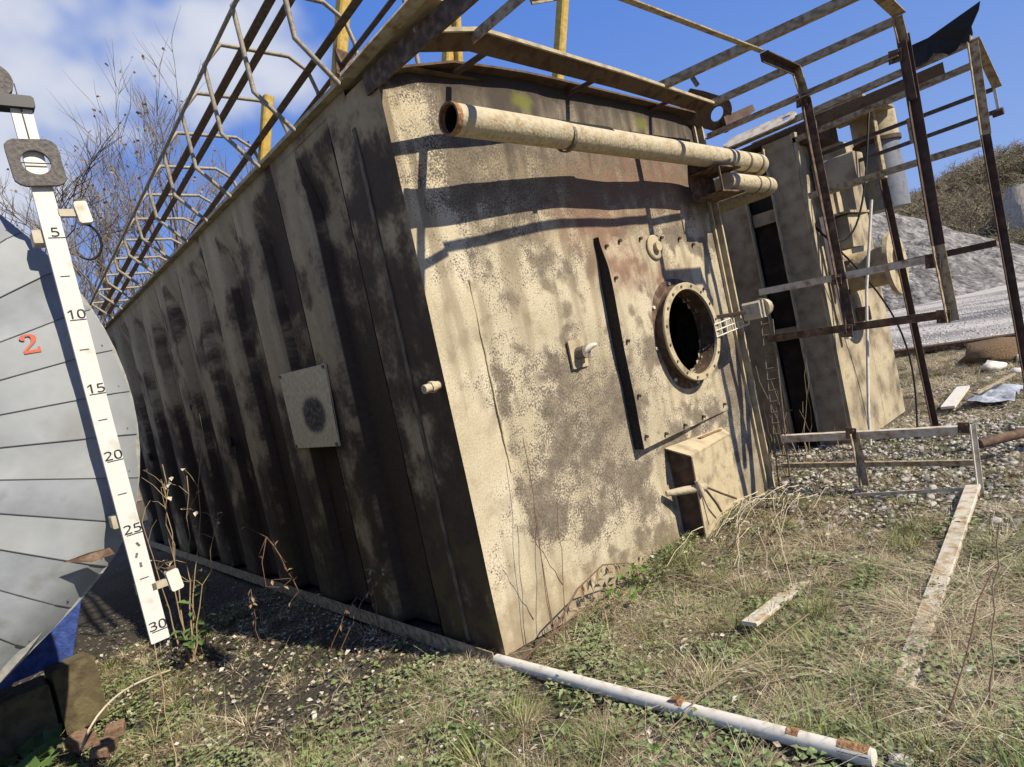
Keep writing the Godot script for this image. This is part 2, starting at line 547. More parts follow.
# paint and black grime of the ribbed long wall; u runs from the far end to the near corner
func side_image() -> Image:
	var w := 1536
	var h := 640
	var n1 := field(w, h, 0.006, 201, 5)
	var n2 := field(w, h, 0.02, 202, 5)
	var n3 := field(w, h, 0.12, 203, 3)
	var st := field(w, h, 0.02, 205, 5, 9)
	var out := PackedByteArray()
	out.resize(w * h * 3)
	var i := 0
	for j in h:
		var y := SH * (1.0 - (j + 0.5) / h)
		for k in w:
			var z := -SL * (1.0 - (k + 0.5) / w)
			var a := n1[i] / 255.0
			var b := n2[i] / 255.0
			var c := n3[i] / 255.0
			var e := st[i] / 255.0
			var g := 0.20
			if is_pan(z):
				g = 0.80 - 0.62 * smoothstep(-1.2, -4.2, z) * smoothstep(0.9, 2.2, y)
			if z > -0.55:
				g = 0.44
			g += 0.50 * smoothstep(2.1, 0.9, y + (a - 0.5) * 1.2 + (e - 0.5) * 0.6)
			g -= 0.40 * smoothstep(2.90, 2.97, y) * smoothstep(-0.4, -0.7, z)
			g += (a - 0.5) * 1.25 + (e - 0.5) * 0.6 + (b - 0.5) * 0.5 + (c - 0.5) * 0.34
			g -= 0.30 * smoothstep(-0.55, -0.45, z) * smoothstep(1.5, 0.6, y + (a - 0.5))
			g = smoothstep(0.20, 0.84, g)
			var r := 160.0 + (c - 0.5) * 20.0 + (e - 0.5) * 40.0
			var gg := 140.0 + (c - 0.5) * 20.0 + (e - 0.5) * 38.0
			var bl := 104.0 + (c - 0.5) * 16.0 + (e - 0.5) * 30.0
			r = lerpf(r, 50.0 + c * 22.0, g); gg = lerpf(gg, 37.0 + c * 17.0, g); bl = lerpf(bl, 23.0 + c * 12.0, g)
			var al := clampf(smoothstep(1.3, 0.2, y) * (b - 0.40) * 2.4, 0.0, 0.6) * (0.4 if is_pan(z) else 1.0)
			r = lerpf(r, 84.0, al); gg = lerpf(gg, 76.0, al); bl = lerpf(bl, 36.0, al)
			var ru := clampf((a - 0.62) * 2.0, 0.0, 0.4) * (1.0 - g * 0.5)
			r = lerpf(r, 92.0, ru); gg = lerpf(gg, 66.0, ru); bl = lerpf(bl, 48.0, ru)
			out[i * 3] = int(clampf(r, 0, 255)); out[i * 3 + 1] = int(clampf(gg, 0, 255)); out[i * 3 + 2] = int(clampf(bl, 0, 255))
			i += 1
	return Image.create_from_data(w, h, false, Image.FORMAT_RGB8, out)

# ------------------------------------------------------------------ ground
var gn1: FastNoiseLite
var gn2: FastNoiseLite

func ground_y(x: float, z: float) -> float:
	var y := gn1.get_noise_2d(x, z) * 0.05 + gn2.get_noise_2d(x, z) * 0.02
	y *= 1.0 - smoothstep(9.5, 11.0, x) * 0.6
	y -= 0.03 * smoothstep(0.3, -0.2, x) * smoothstep(-0.6, -1.5, z)
	y += 0.10 * smoothstep(0.5, 0.0, absf(z)) * smoothstep(2.9, 2.2, x) * smoothstep(0.6, 1.4, x)
	return y

func axis_steps(from: float, to: float, step: float, reach: float) -> Array:
	var a := []
	var v := from
	while v <= to:
		a.append(v)
		v += step
	var d := step * 1.3
	v = from
	var lo := []
	while v > -reach:
		v -= d
		d *= 1.3
		lo.push_front(v)
	d = step * 1.3
	v = a[-1]
	var hi := []
	while v < reach:
		v += d
		d *= 1.3
		hi.append(v)
	return lo + a + hi

func make_ground() -> void:
	gn1 = fnoise(301, 0.35, 3)
	gn2 = fnoise(302, 2.2, 3)
	var xs := axis_steps(-4.0, 12.0, 0.14, 420.0)
	var zs := axis_steps(-7.0, 4.5, 0.14, 420.0)
	var tn := fnoise(303, 0.55, 4)
	var tn2 := fnoise(304, 3.0, 4)
	var rows := []
	for j in range(zs.size() - 1, -1, -1):
		var r := []
		for i in xs.size():
			var x: float = xs[i]
			var z: float = zs[j]
			var n := tn.get_noise_2d(x, z)
			var n2 := tn2.get_noise_2d(x, z)
			var c := Color(0.085, 0.07, 0.046).lerp(Color(0.19, 0.16, 0.105), clampf(0.5 + n + n2 * 0.6, 0, 1))
			c = c.lerp(Color(0.045, 0.055, 0.02), clampf(n2 * 1.2 - n * 0.8, 0, 0.7))
			c = c.lerp(Color(0.040, 0.036, 0.028), smoothstep(0.2, -0.3, x) * smoothstep(-0.1, -0.7, z) * 0.85)  # shade of the strip between silo and tank painted into the soil
			c = c.lerp(Color(0.11, 0.10, 0.085), smoothstep(1.9, 2.8, x) * smoothstep(6.5, 4.8, x) * 0.7)
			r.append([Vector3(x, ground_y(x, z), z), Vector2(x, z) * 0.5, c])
		rows.append(r)
	var m := StandardMaterial3D.new()
	m.vertex_color_use_as_albedo = true
	m.albedo_texture = noise_tex(305, 0.06, [[0.0, 140, 132, 120], [0.4, 205, 198, 186], [0.6, 235, 230, 220], [1.0, 255, 250, 240]], 1024, 6)
	m.uv1_triplanar = true
	m.uv1_world_triplanar = true
	m.uv1_scale = Vector3.ONE * 0.9
	m.roughness = 0.95
	m.heightmap_enabled = true
	m.heightmap_texture = M.grain
	m.heightmap_scale = 2.0
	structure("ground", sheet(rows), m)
	# pale gravel yard beyond the steel edging, with wheel tracks
	rows = []
	var yx := axis_steps(10.9, 30.0, 0.5, 400.0).filter(func(v): return v >= 10.85)
	var yz := axis_steps(-26.0, 14.0, 0.5, 300.0)
	var wn := fnoise(306, 0.25, 5)
	for j in range(yz.size() - 1, -1, -1):
		var r := []
		for i in yx.size():
			var x: float = yx[i]
			var z: float = yz[j]
			var n := wn.get_noise_2d(x * 1.5, z * 0.55)
			var n2 := wn.get_noise_2d(x * 0.7 + 50.0, z * 0.7)
			var c := Color(0.62, 0.575, 0.50).lerp(Color(0.27, 0.25, 0.225), clampf(0.25 + n * 2.6 + n2 * 1.2, 0, 1))
			c = c.lerp(Color(0.16, 0.158, 0.16), smoothstep(16.5, 18.5, x + n2 * 5.0) * smoothstep(22.0, 19.5, x + n2 * 5.0) * clampf(0.4 + n * 2.5, 0, 1))
			r.append([Vector3(x, ground_y(x, z) * 0.4 + 0.05, z), Vector2(x, z), c])
		rows.append(r)
	var gm := StandardMaterial3D.new()
	gm.vertex_color_use_as_albedo = true
	gm.albedo_texture = noise_tex(307, 0.12, [[0.0, 120, 120, 124], [0.5, 225, 225, 228], [1.0, 255, 255, 255]], 512, 4)
	gm.uv1_triplanar = true
	gm.uv1_world_triplanar = true
	gm.uv1_scale = Vector3.ONE * 0.6
	gm.roughness = 0.95
	gm.heightmap_enabled = true
	gm.heightmap_texture = M.grain
	gm.heightmap_scale = 3.0
	structure("gravel_yard", sheet(rows), gm)
	M.gravel = gm
	var ys := []
	var yc := []
	var rg := RandomNumberGenerator.new()
	rg.seed = 55
	for i in 9000:
		var x := 11.0 + 16.0 * pow(rg.randf(), 1.6)
		var z := rg.randf_range(-7.0, 4.0)
		var sc := rg.randf_range(0.008, 0.028)
		ys.append(Transform3D(Basis(Vector3.UP, rg.randf() * TAU).scaled(Vector3(sc * 1.4, sc * 0.7, sc)), Vector3(x, 0.05 + sc * 0.2, z)))
		var v := rg.randf_range(0.22, 0.52)
		yc.append(Color(v, v * 0.95, v * 0.87))
	scatter("yard_stones", lump(6, Vector3.ONE).commit(), M.tinted, ys, yc, "loose pale stones on the gravel yard beyond the edging", "gravel")

# ------------------------------------------------------------------ the fallen silo
func dish(x: float) -> float:  # the end plate bends back towards its left edge
	return -0.10 * smoothstep(1.15, 0.0, x)

func face_top(x: float) -> float:
	if x < 0.45:
		return lerpf(2.99, 3.09, x / 0.45)
	return lerpf(3.09, 3.04, (x - 0.45) / (SW - 0.45))

func face_uv(x: float, y: float) -> Vector2:
	return Vector2(x / SW, 1.0 - y / (SH + 0.1))

const HOLE := Vector3(2.06, 1.41, 0)

func make_silo() -> void:
	var silo := thing("fallen_silo", "large ribbed steel silo lying on its side, flaking cream end face with open manhole", "silo")
	var dent := fnoise(401, 0.9, 3)
	# end plate with a real opening behind the manhole ring
	var rows := []
	for j in 65:
		var r := []
		for i in 64:
			var x := SW * i / 63.0
			var y := face_top(x) * j / 64.0
			var edge := smoothstep(0.0, 0.25, x) * smoothstep(SW, SW - 0.25, x)
			r.append([Vector3(x, y, dish(x) + dent.get_noise_2d(x, y) * 0.022 * edge), face_uv(x, y)])
		rows.append(r)
	var in_hole := func(c: Vector3) -> bool: return Vector2(c.x - HOLE.x, c.y - HOLE.y).length() < 0.305
	part("end_plate", sheet(rows, in_hole), M.face, silo)
	# folded lip along the top of the end plate, added for the shade beneath
	var s := ST()
	for i in 12:
		var x0 := SW * i / 12.0
		var x1 := SW * (i + 1) / 12.0
		var a := Vector3(x0, face_top(x0), dish(x0) - 0.01)
		var b := Vector3(x1, face_top(x1), dish(x1) - 0.01)
		var o := Vector3(0, 0, 0.085)
		var t := Vector3(0, 0.012, 0)
		hexa(s, [a + o, b + o, b + o + t, a + o + t, a, b, b + t, a + t])
	part("top_lip", s, M.toe, silo)
	# right hand edge flange, doubled
	s = ST()
	box(s, Vector3(SW - 0.012, 1.5, 0.028), Vector3(0.02, 2.98, 0.05))
	box(s, Vector3(SW - 0.075, 1.5, 0.014), Vector3(0.018, 2.96, 0.022))
	part("edge_flange", s, M.cream, silo)
	# left seam strip, a weld with a chip
	s = ST()
	for j in 20:
		var y0 := 0.9 + 1.05 * j / 20.0
		var y1 := 0.9 + 1.05 * (j + 1) / 20.0
		var xx := 0.345 + 0.0015 * sin(j * 1.7)
		box(s, Vector3(xx, (y0 + y1) * 0.5, dish(xx) + 0.004), Vector3(0.008, (y1 - y0) * 1.02, 0.008))
	part("weld_seam", s, M.cream, silo)
	make_left_wall(silo)
	# roof, floor, far end and right wall close the body
	s = ST()
	quad(s, Vector3(0.0, SH - 0.005, -0.02), Vector3(SW, SH - 0.005, -0.02), Vector3(SW, SH - 0.005, -SL), Vector3(0.0, SH - 0.005, -SL))
	part("roof", s, M.cream_dark, silo)
	s = ST()
	quad(s, Vector3(SW, 0.03, 0), Vector3(SW, 0.03, -SL), Vector3(SW, SH, -SL), Vector3(SW, SH, 0))
	part("right_wall", s, M.cream_dark, silo)
	for k in 9:
		s = ST()
		box(s, Vector3(SW + 0.04, 1.5, -0.7 - 0.8 * k), Vector3(0.08, 2.95, 0.3))
		part("rib", s, M.cream_dark, silo)
	s = ST()
	quad(s, Vector3(SW, 0, -SL), Vector3(0, 0, -SL), Vector3(0, SH, -SL), Vector3(SW, SH, -SL))
	part("far_end_plate", s, M.cream_dark, silo)
	s = ST()
	quad(s, Vector3(0, 0.02, -SL), Vector3(SW, 0.02, -SL), Vector3(SW, 0.02, -0.1), Vector3(0, 0.02, -0.1))
	part("floor", s, M.cavity, silo)
	make_face_fittings(silo)
	make_pipes(silo)
	make_platform(silo)
	make_cage(silo)

func make_left_wall(silo: Node3D) -> void:
	var wave := fnoise(402, 0.8, 3)
	var uv := func(z: float, y: float) -> Vector2: return Vector2(1.0 + z / SL, 1.0 - y / SH)
	var strip := func(xz: Array, y0: float, y1: float, amp: float) -> SurfaceTool:
		var rows := []
		for j in 25:
			var y := lerpf(y0, y1, j / 24.0)
			var r := []
			for q in xz:
				var flat := 1.0 - smoothstep(2.62, 2.97, y)
				r.append([Vector3(q[0] * flat + wave.get_noise_2d(q[1] * 1.3, y) * amp, y, q[1]), uv.call(q[1], y)])
			rows.append(r)
		return sheet(rows)
	# listed from far to near so that the faces look to -x
	part("corner_sheet", strip.call([[0.012, -0.55], [0.0, -0.54], [0.0, -0.28], [0.0, -0.012], [0.004, -0.10 + 0.012]].slice(0, 4), 0.0, 3.0, 0.004), M.side, silo)
	var s := ST()
	quad(s, Vector3(0.0, 0, -0.012), Vector3(0.0, 0, -0.10), Vector3(0.0, 2.99, -0.10), Vector3(0, 2.99, -0.012))
	s = ST()
	# narrow dark joint strip beside the near corner
	box(s, Vector3(-0.004, 1.45, -0.30), Vector3(0.008, 2.75, 0.03))
	part("joint_strip", s, M.cream_dark, silo)
	var k := 0
	while 0.55 + 0.8 * k < SL - 0.1:
		var z0 := -0.55 - 0.8 * k
		var z1 := z0 - 0.45
		var z2 := maxf(z0 - 0.8, -SL)
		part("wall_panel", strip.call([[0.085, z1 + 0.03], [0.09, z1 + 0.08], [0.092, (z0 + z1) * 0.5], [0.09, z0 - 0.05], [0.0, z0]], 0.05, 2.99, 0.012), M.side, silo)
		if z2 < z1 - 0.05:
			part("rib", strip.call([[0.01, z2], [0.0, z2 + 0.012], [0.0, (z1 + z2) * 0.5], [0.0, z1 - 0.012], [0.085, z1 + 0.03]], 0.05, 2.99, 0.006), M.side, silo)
		k += 1
	# header sheet above the ribs and the lip along the roof edge
	part("header_sheet", strip.call([[0.0, -SL], [-0.01, -5.0], [-0.01, -3.0], [-0.01, -1.5], [-0.01, -0.32]], 2.985, 3.035, 0.002), M.side, silo)
	s = ST()
	box(s, Vector3(0.03, 3.05, -3.55), Vector3(0.16, 0.022, 8.1))
	part("roof_edge_lip", s, M.cream, silo)
	# base rail on the ground
	s = ST()
	angle_bar(s, Vector3(-0.05, 0.0, -SL), Vector3(-0.05, 0.0, -0.05), 0.085, Vector3.RIGHT, Vector3.UP)
	part("base_rail", s, M.rail, silo)
	# patch plate with a round dark stain, riveted over two ribs
	s = ST()
	var pm := StandardMaterial3D.new()
	var im := Image.create(256, 192, false, Image.FORMAT_RGB8)
	var pn := fnoise(403, 0.06, 5)
	for j in 192:
		for i in 256:
			var n := pn.get_noise_2d(i, j)
			var d := Vector2((i - 150) / 66.0, (j - 112) / 46.0).length() + n * 0.22
			var c := Color8(206, 190, 152).lerp(Color8(182, 164, 128), clampf(0.5 + n, 0, 1))
			c = c.lerp(Color8(44, 38, 33), smoothstep(1.12, 0.75, d) * (0.8 + n * 0.4))
			im.set_pixel(i, j, c)
	pm.albedo_texture = ImageTexture.create_from_image(im)
	pm.texture_repeat = false
	pm.roughness = 0.85
	var p0 := [Vector3(-0.012, 1.193, -1.945), Vector3(-0.03, 1.186, -1.226), Vector3(-0.02, 1.713, -1.187), Vector3(-0.012, 1.735, -1.944)]
	quad(s, p0[0], p0[1], p0[2], p0[3], [Vector2(0, 1), Vector2(1, 1), Vector2(1, 0), Vector2(0, 0)])
	var bk := Vector3(0.012, 0, 0)
	quad(s, p0[1] + bk, p0[0] + bk, p0[3] + bk, p0[2] + bk)
	for i in 4:
		quad(s, p0[(i + 1) % 4], p0[i], p0[i] + bk, p0[(i + 1) % 4] + bk)
	var patch := part("patch_plate", s, pm, silo)
	patch.set_meta("label", "tan patch plate with a round black stain on the ribbed wall")
	for p in p0:
		s = ST()
		var inn: Vector3 = p.lerp((p0[0] + p0[2]) * 0.5, 0.06)
		tube(s, [inn + Vector3(0.01, 0, 0), inn + Vector3(-0.012, 0, 0)], [0.012], 6)
		part("bolt", s, M.iron, patch)
	# stub that sticks out of the wall near the corner
	s = ST()
	tube(s, [Vector3(0.01, 1.445, -0.06), Vector3(-0.10, 1.44, -0.055)], [0.022], 10)
	tube(s, [Vector3(-0.035, 1.443, -0.058), Vector3(-0.06, 1.442, -0.057)], [0.031], 6)
	part("pipe_stub", s, M.pipe, silo)
	# small round holes rusted through
	for q in [[1.31, -3.38, 0.05], [1.22, -3.28, 0.035], [1.70, -4.3, 0.03], [1.25, -6.6, 0.05]]:
		s = ST()
		tube(s, [Vector3(-0.004, q[0], q[1]), Vector3(0.006, q[0], q[1])], [q[2]], 7)
		part("rust_hole", s, M.cavity, silo)

func make_face_fittings(silo: Node3D) -> void:
	# hatch sheet, bulging off the face along its left edge
	var lx := 1.345
	var rx := 2.56
	var bent := fnoise(404, 1.6, 2)
	var zf := func(x: float, y: float) -> float:
		var t := clampf((x - lx) / (rx - lx), 0.0, 1.0)
		return lerpf(0.082 - 0.03 * smoothstep(1.9, 2.12, y), 0.016, pow(t, 0.7)) + bent.get_noise_2d(x, y) * 0.006
	var rows := []
	var edge_pts := []
	for j in 31:
		var r := []
		var y := lerpf(0.765, 2.12, j / 30.0)
		for i in 31:
			var x := lerpf(lx - 0.03 * (1.0 - j / 30.0), rx, i / 30.0)
			r.append([Vector3(x, y, zf.call(x, y)), face_uv(x, y)])
		rows.append(r)
	var in_hole := func(c: Vector3) -> bool: return Vector2(c.x - HOLE.x, c.y - HOLE.y).length() < 0.305
	var hatch := part("hatch_sheet", sheet(rows, in_hole), M.face, silo)
	# turned edges of the sheet, near black to stand for the shaded gap
	var s := ST()
	for j in 30:
		var a: Vector3 = rows[j][0][0]
		var b: Vector3 = rows[j + 1][0][0]
		quad(s, Vector3(a.x, a.y, 0.0), a, b, Vector3(b.x, b.y, 0.0))
		a = rows[j][30][0]
		b = rows[j + 1][30][0]
		quad(s, a, Vector3(a.x, a.y, -0.01), Vector3(b.x, b.y, -0.01), b)
	for i in 30:
		var a: Vector3 = rows[30][i][0]
		var b: Vector3 = rows[30][i + 1][0]
		quad(s, a, b, Vector3(b.x, b.y, -0.01), Vector3(a.x, a.y, -0.01))
		a = rows[0][i][0]
		b = rows[0][i + 1][0]
		quad(s, Vector3(a.x, a.y, -0.01), Vector3(b.x, b.y, -0.01), b, a)
	part("gap_shade_edge", s, M.dark, hatch)
	for q in [[1.40, 2.06], [1.56, 2.09], [1.80, 2.1], [2.06, 2.1], [2.3, 2.09], [2.48, 2.04], [1.39, 1.85], [1.38, 1.45], [1.37, 1.1], [1.36, 0.84], [1.6, 0.80], [1.85, 0.80], [2.12, 0.80], [2.5, 1.7], [2.5, 1.2], [2.46, 0.82]]:
		s = ST()
		var z: float = zf.call(q[0], q[1])
		tube(s, [Vector3(q[0], q[1], z - 0.005), Vector3(q[0] - 0.01, q[1] - 0.004, z + 0.022)], [0.011], 6)
		part("bolt", s, M.rail_dark, hatch)
	# manhole ring
	var zc: float = zf.call(HOLE.x, HOLE.y)
	var at := facing_z(Vector3(HOLE.x, HOLE.y, zc - 0.03))
	s = ST()
	lathe(s, [Vector2(0.298, 0.112), Vector2(0.34, 0.112), Vector2(0.345, 0.116), Vector2(0.345, 0.128), Vector2(0.341, 0.132), Vector2(0.298, 0.132)], at, 48)
	var ring := part("manhole_ring", s, M.cream, silo)
	s = ST()
	lathe(s, [Vector2(0.300, -0.02), Vector2(0.322, -0.02), Vector2(0.322, 0.1115), Vector2(0.300, 0.1115)], at, 48)
	part("manhole_neck", s, M.neck, ring)  # dark brown stands for the unlit side of the neck
	s = ST()
	lathe(s, [Vector2(0.315, 0.0), Vector2(0.392, 0.03), Vector2(0.392, 0.042), Vector2(0.315, 0.048)], at, 48)
	part("base_flange", s, M.rail_rust, ring)
	for k in 16:
		var ph := TAU * (k + 0.4) / 16.0
		s = ST()
		var c := Vector3(HOLE.x + cos(ph) * 0.322, HOLE.y + sin(ph) * 0.322, zc + 0.099)
		tube(s, [c, c + Vector3(0, 0, 0.012)], [0.009], 6)
		part("bolt", s, M.iron, ring)
		if k % 2 == 0:
			s = ST()
			c = Vector3(HOLE.x + cos(ph) * 0.365, HOLE.y + sin(ph) * 0.365, zc - 0.0)
			tube(s, [c, c + Vector3(0, 0, 0.026)], [0.012], 6)
			part("bolt", s, M.white, ring)
	# torn lining hanging inside the opening
	s = ST()
	tri(s, Vector3(2.10, 1.16, -0.03), Vector3(2.14, 1.27, -0.10), Vector3(2.02, 1.14, -0.06))
	part("torn_lining", s, M.neck, ring)
	# round blank plate with a hub above the manhole
	at = facing_z(Vector3(1.93, 2.03, zf.call(1.93, 2.0) + 0.0))
	s = ST()
	lathe(s, [Vector2(0.0, 0.0), Vector2(0.082, 0.0), Vector2(0.086, 0.016), Vector2(0.078, 0.022), Vector2(0.0, 0.022)], at, 28, false)
	lathe(s, [Vector2(0.0, 0.02), Vector2(0.034, 0.02), Vector2(0.034, 0.05), Vector2(0.0, 0.05)], at, 16, false)
	var blank := part("blank_plate", s, M.cream, hatch)
	blank.position = Vector3.ZERO
	# small drain valve on its backing plate
	s = ST()
	bevel_box(s, Vector3(0.985, 1.44, 0.0), Vector3(0.14, 0.17, 0.012))
	var valve := part("valve_plate", s, M.cream, silo)
	s = ST()
	tube(s, [Vector3(0.985, 1.44, 0.0), Vector3(0.985, 1.442, 0.07)], [0.038], 14)
	part("valve_body", s, M.iron, valve)
	s = ST()
	tube(s, [Vector3(0.985, 1.442, 0.05), Vector3(1.02, 1.47, 0.09), Vector3(1.05, 1.47, 0.095)], [0.02, 0.018, 0.012], 8)
	part("valve_handle", s, M.white, valve)
	# outlet box with an open left side, rusted through at the foot
	var z1 := 0.185
	s = ST()
	hexa(s, [Vector3(1.655, 0.02, z1 - 0.02), Vector3(2.37, 0.0, 0.05), Vector3(2.38, 0.60, 0.05), Vector3(1.655, 0.635, z1), Vector3(1.655, 0.02, z1 - 0.03), Vector3(2.37, 0, 0.03), Vector3(2.38, 0.60, 0.03), Vector3(1.655, 0.635, z1 - 0.01)])
	var ob := part("outlet_box", s, M.cream, silo)
	s = ST()
	hexa(s, [Vector3(1.64, 0.632, z1 + 0.004), Vector3(2.39, 0.607, 0.055), Vector3(2.39, 0.655, 0.0), Vector3(1.64, 0.69, 0.0), Vector3(1.64, 0.622, z1 + 0.004), Vector3(2.39, 0.597, 0.055), Vector3(2.39, 0.645, 0.0), Vector3(1.64, 0.68, 0.0)])
	part("box_lid", s, M.cream, ob)
	s = ST()
	bar(s, Vector3(2.0, 0.667, 0.045), Vector3(2.33, 0.652, 0.026), 0.03, 0.006)
	part("rust_streak", s, M.orange_rust, ob)
	s = ST()
	hexa(s, [Vector3(1.668, 0.10, 0.0), Vector3(1.668, 0.05, z1 - 0.03), Vector3(1.668, 0.625, z1 - 0.012), Vector3(1.668, 0.66, 0.0), Vector3(1.674, 0.10, 0.0), Vector3(1.674, 0.05, z1 - 0.03), Vector3(1.674, 0.625, z1 - 0.012), Vector3(1.674, 0.66, 0.0)])
	part("opening_shade", s, M.rail_dark, ob)  # dark plate stands for the shaded inside of the open side
	s = ST()
	tube(s, [Vector3(1.50, 0.42, 0.04), Vector3(1.60, 0.41, 0.10), Vector3(1.72, 0.40, 0.20)], [0.02, 0.026, 0.028], 10)
	tube(s, [Vector3(1.66, 0.46, 0.18), Vector3(1.68, 0.36, 0.19)], [0.018], 8)
	part("drain_tap", s, M.pipe, ob)
	s = ST()
	tube(s, [Vector3(1.70, 0.41, 0.20), Vector3(1.80, 0.33, 0.26), Vector3(1.92, 0.26, 0.28)], [0.008], 6)
	tube(s, [Vector3(1.70, 0.40, 0.20), Vector3(1.74, 0.28, 0.24), Vector3(1.76, 0.22, 0.25)], [0.008], 6)
	part("tap_lever", s, M.rail_dark, ob)

func make_pipes(silo: Node3D) -> void:
	# fill pipe across the top of the face, open at its left end, with an elbow at the right
	var s := ST()
	var y := 2.645
	var z := 0.25
	var path := [Vector3(0.16, y + 0.01, z), Vector3(3.30, y - 0.04, z)]
	for k in 7:
		var ph := PI / 2 * (k + 1) / 7.0
		path.append(Vector3(3.30 + 0.16 * sin(ph), y - 0.04, z - 0.16 + 0.16 * cos(ph)))
	path.append(Vector3(3.46, y - 0.04, -2.6))
	tube(s, path, [0.074], 24, false)
	var pipe := part("fill_pipe", s, M.pipe, silo)
	s = ST()
	lathe(s, [Vector2(0.068, -0.004), Vector2(0.066, -0.004), Vector2(0.066, -1.2), Vector2(0.0, -1.2)], Transform3D(Basis(Vector3(0, 0, 1), Vector3(-1, 0, 0), Vector3(0, -1, 0)), Vector3(0.16, y + 0.01, z)), 24, false)
	part("pipe_bore", s, M.cavity, pipe)  # bore wall coloured near black in place of its inner shade
	pipe.set_meta("label", "upper fill pipe, open at its left end with a rusty rim")
	s = ST()
	lathe(s, [Vector2(0.0655, 0.002), Vector2(0.0765, 0.002), Vector2(0.0765, -0.02), Vector2(0.0748, -0.03), Vector2(0.0655, -0.03)], Transform3D(Basis(Vector3(0, 0, 1), Vector3(-1, 0, 0), Vector3(0, -1, 0)), Vector3(0.16, y + 0.01, z)), 24)
	part("rim", s, M.orange_rust, pipe)
	for x in [0.98, 3.06, 3.26]:
		s = ST()
		lathe(s, [Vector2(0.07, -0.012), Vector2(0.0785, -0.012), Vector2(0.0785, 0.012), Vector2(0.07, 0.012)], Transform3D(Basis(Vector3(0, 0, 1), Vector3(-1, 0, 0), Vector3(0, -1, 0)), Vector3(x, y - 0.003 - 0.012 * x, z)), 24)
		part("weld_ring", s, M.iron, pipe)
	for x in [2.72]:
		s = ST()
		box(s, Vector3(x, y - 0.01, z * 0.5 - 0.05), Vector3(0.07, 0.09, z - 0.04))
		part("pipe_bracket", s, M.rail_dark, pipe)
	# lower, shorter fill pipe in a channel bracket
	s = ST()
	y = 2.44
	path = [Vector3(2.72, y, z), Vector3(3.40, y - 0.01, z)]
	for k in 7:
		var ph := PI / 2 * (k + 1) / 7.0
		path.append(Vector3(3.40 + 0.16 * sin(ph), y - 0.01, z - 0.16 + 0.16 * cos(ph)))
	path.append(Vector3(3.56, y - 0.01, -2.6))
	tube(s, path, [0.066], 24)
	var low := part("fill_pipe", s, M.pipe, silo)
	low.set_meta("label", "lower short fill pipe held in a channel bracket")
	for x in [3.16, 3.32]:
		s = ST()
		lathe(s, [Vector2(0.06, -0.01), Vector2(0.07, -0.01), Vector2(0.07, 0.01), Vector2(0.06, 0.01)], Transform3D(Basis(Vector3(0, 0, 1), Vector3(-1, 0, 0), Vector3(0, -1, 0)), Vector3(x, y - 0.007, z)), 24)
		part("weld_ring", s, M.iron, low)
	s = ST()
	box(s, Vector3(2.66, y + 0.085, z - 0.04), Vector3(0.34, 0.012, 0.24))
	box(s, Vector3(2.66, y - 0.095, z - 0.04), Vector3(0.34, 0.012, 0.24))
	box(s, Vector3(2.66, y - 0.005, z - 0.155), Vector3(0.34, 0.166, 0.012))
	box(s, Vector3(2.50, y - 0.005, z + 0.075), Vector3(0.012, 0.166, 0.012))
	part("channel_bracket", s, M.rail_rust, low)
	# limit switch box with its cable tray
	s = ST()
	bevel_box(s, Vector3(2.66, 1.46, 0.30), Vector3(0.18, 0.13, 0.12), Basis(Vector3.UP, 0.2), 0.015)
	tube(s, [Vector3(2.74, 1.465, 0.315), Vector3(2.80, 1.467, 0.33)], [0.075, 0.06], 12)
	var sw := part("switch_box", s, M.plastic, silo)
	s = ST()
	bar(s, Vector3(2.57, 1.46, 0.27), Vector3(2.44, 1.47, 0.10), 0.04, 0.03)
	part("bracket", s, M.rail_dark, sw)
	s = ST()
	for k in 3:
		tube(s, [Vector3(2.34, 1.33 + k * 0.045, 0.14), Vector3(2.66, 1.37 + k * 0.045, 0.24)], [0.006], 5)
	for k in 7:
		var t := k / 6.0
		tube(s, [Vector3(2.34 + t * 0.32, 1.325 + t * 0.04, 0.14 + t * 0.1), Vector3(2.34 + t * 0.32, 1.43 + t * 0.04, 0.14 + t * 0.1)], [0.005], 5)
	part("cable_tray", s, M.white, silo)
	s = ST()
	tube(s, [Vector3(2.97, 1.36, 0.18), Vector3(2.97, 0.0, 0.06)], [0.008], 5)
	tube(s, [Vector3(2.97, 1.36, 0.275), Vector3(2.97, 0.0, 0.155)], [0.008], 5)
	for k in 15:
		var yy := 0.1 + k * 0.088
		tube(s, [Vector3(2.97, yy, 0.066 + yy * 0.085), Vector3(2.97, yy + 0.004, 0.162 + yy * 0.085)], [0.006], 5)
	part("cable_ladder", s, M.iron, silo)

func rail(silo: Node3D, a: Vector3, b: Vector3, w: float, u: Vector3, v: Vector3, mat: Material, called := "railing_bar") -> MeshInstance3D:
	var s := ST()
	angle_bar(s, a, b, w, u, v)
	return part(called, s, mat, silo)

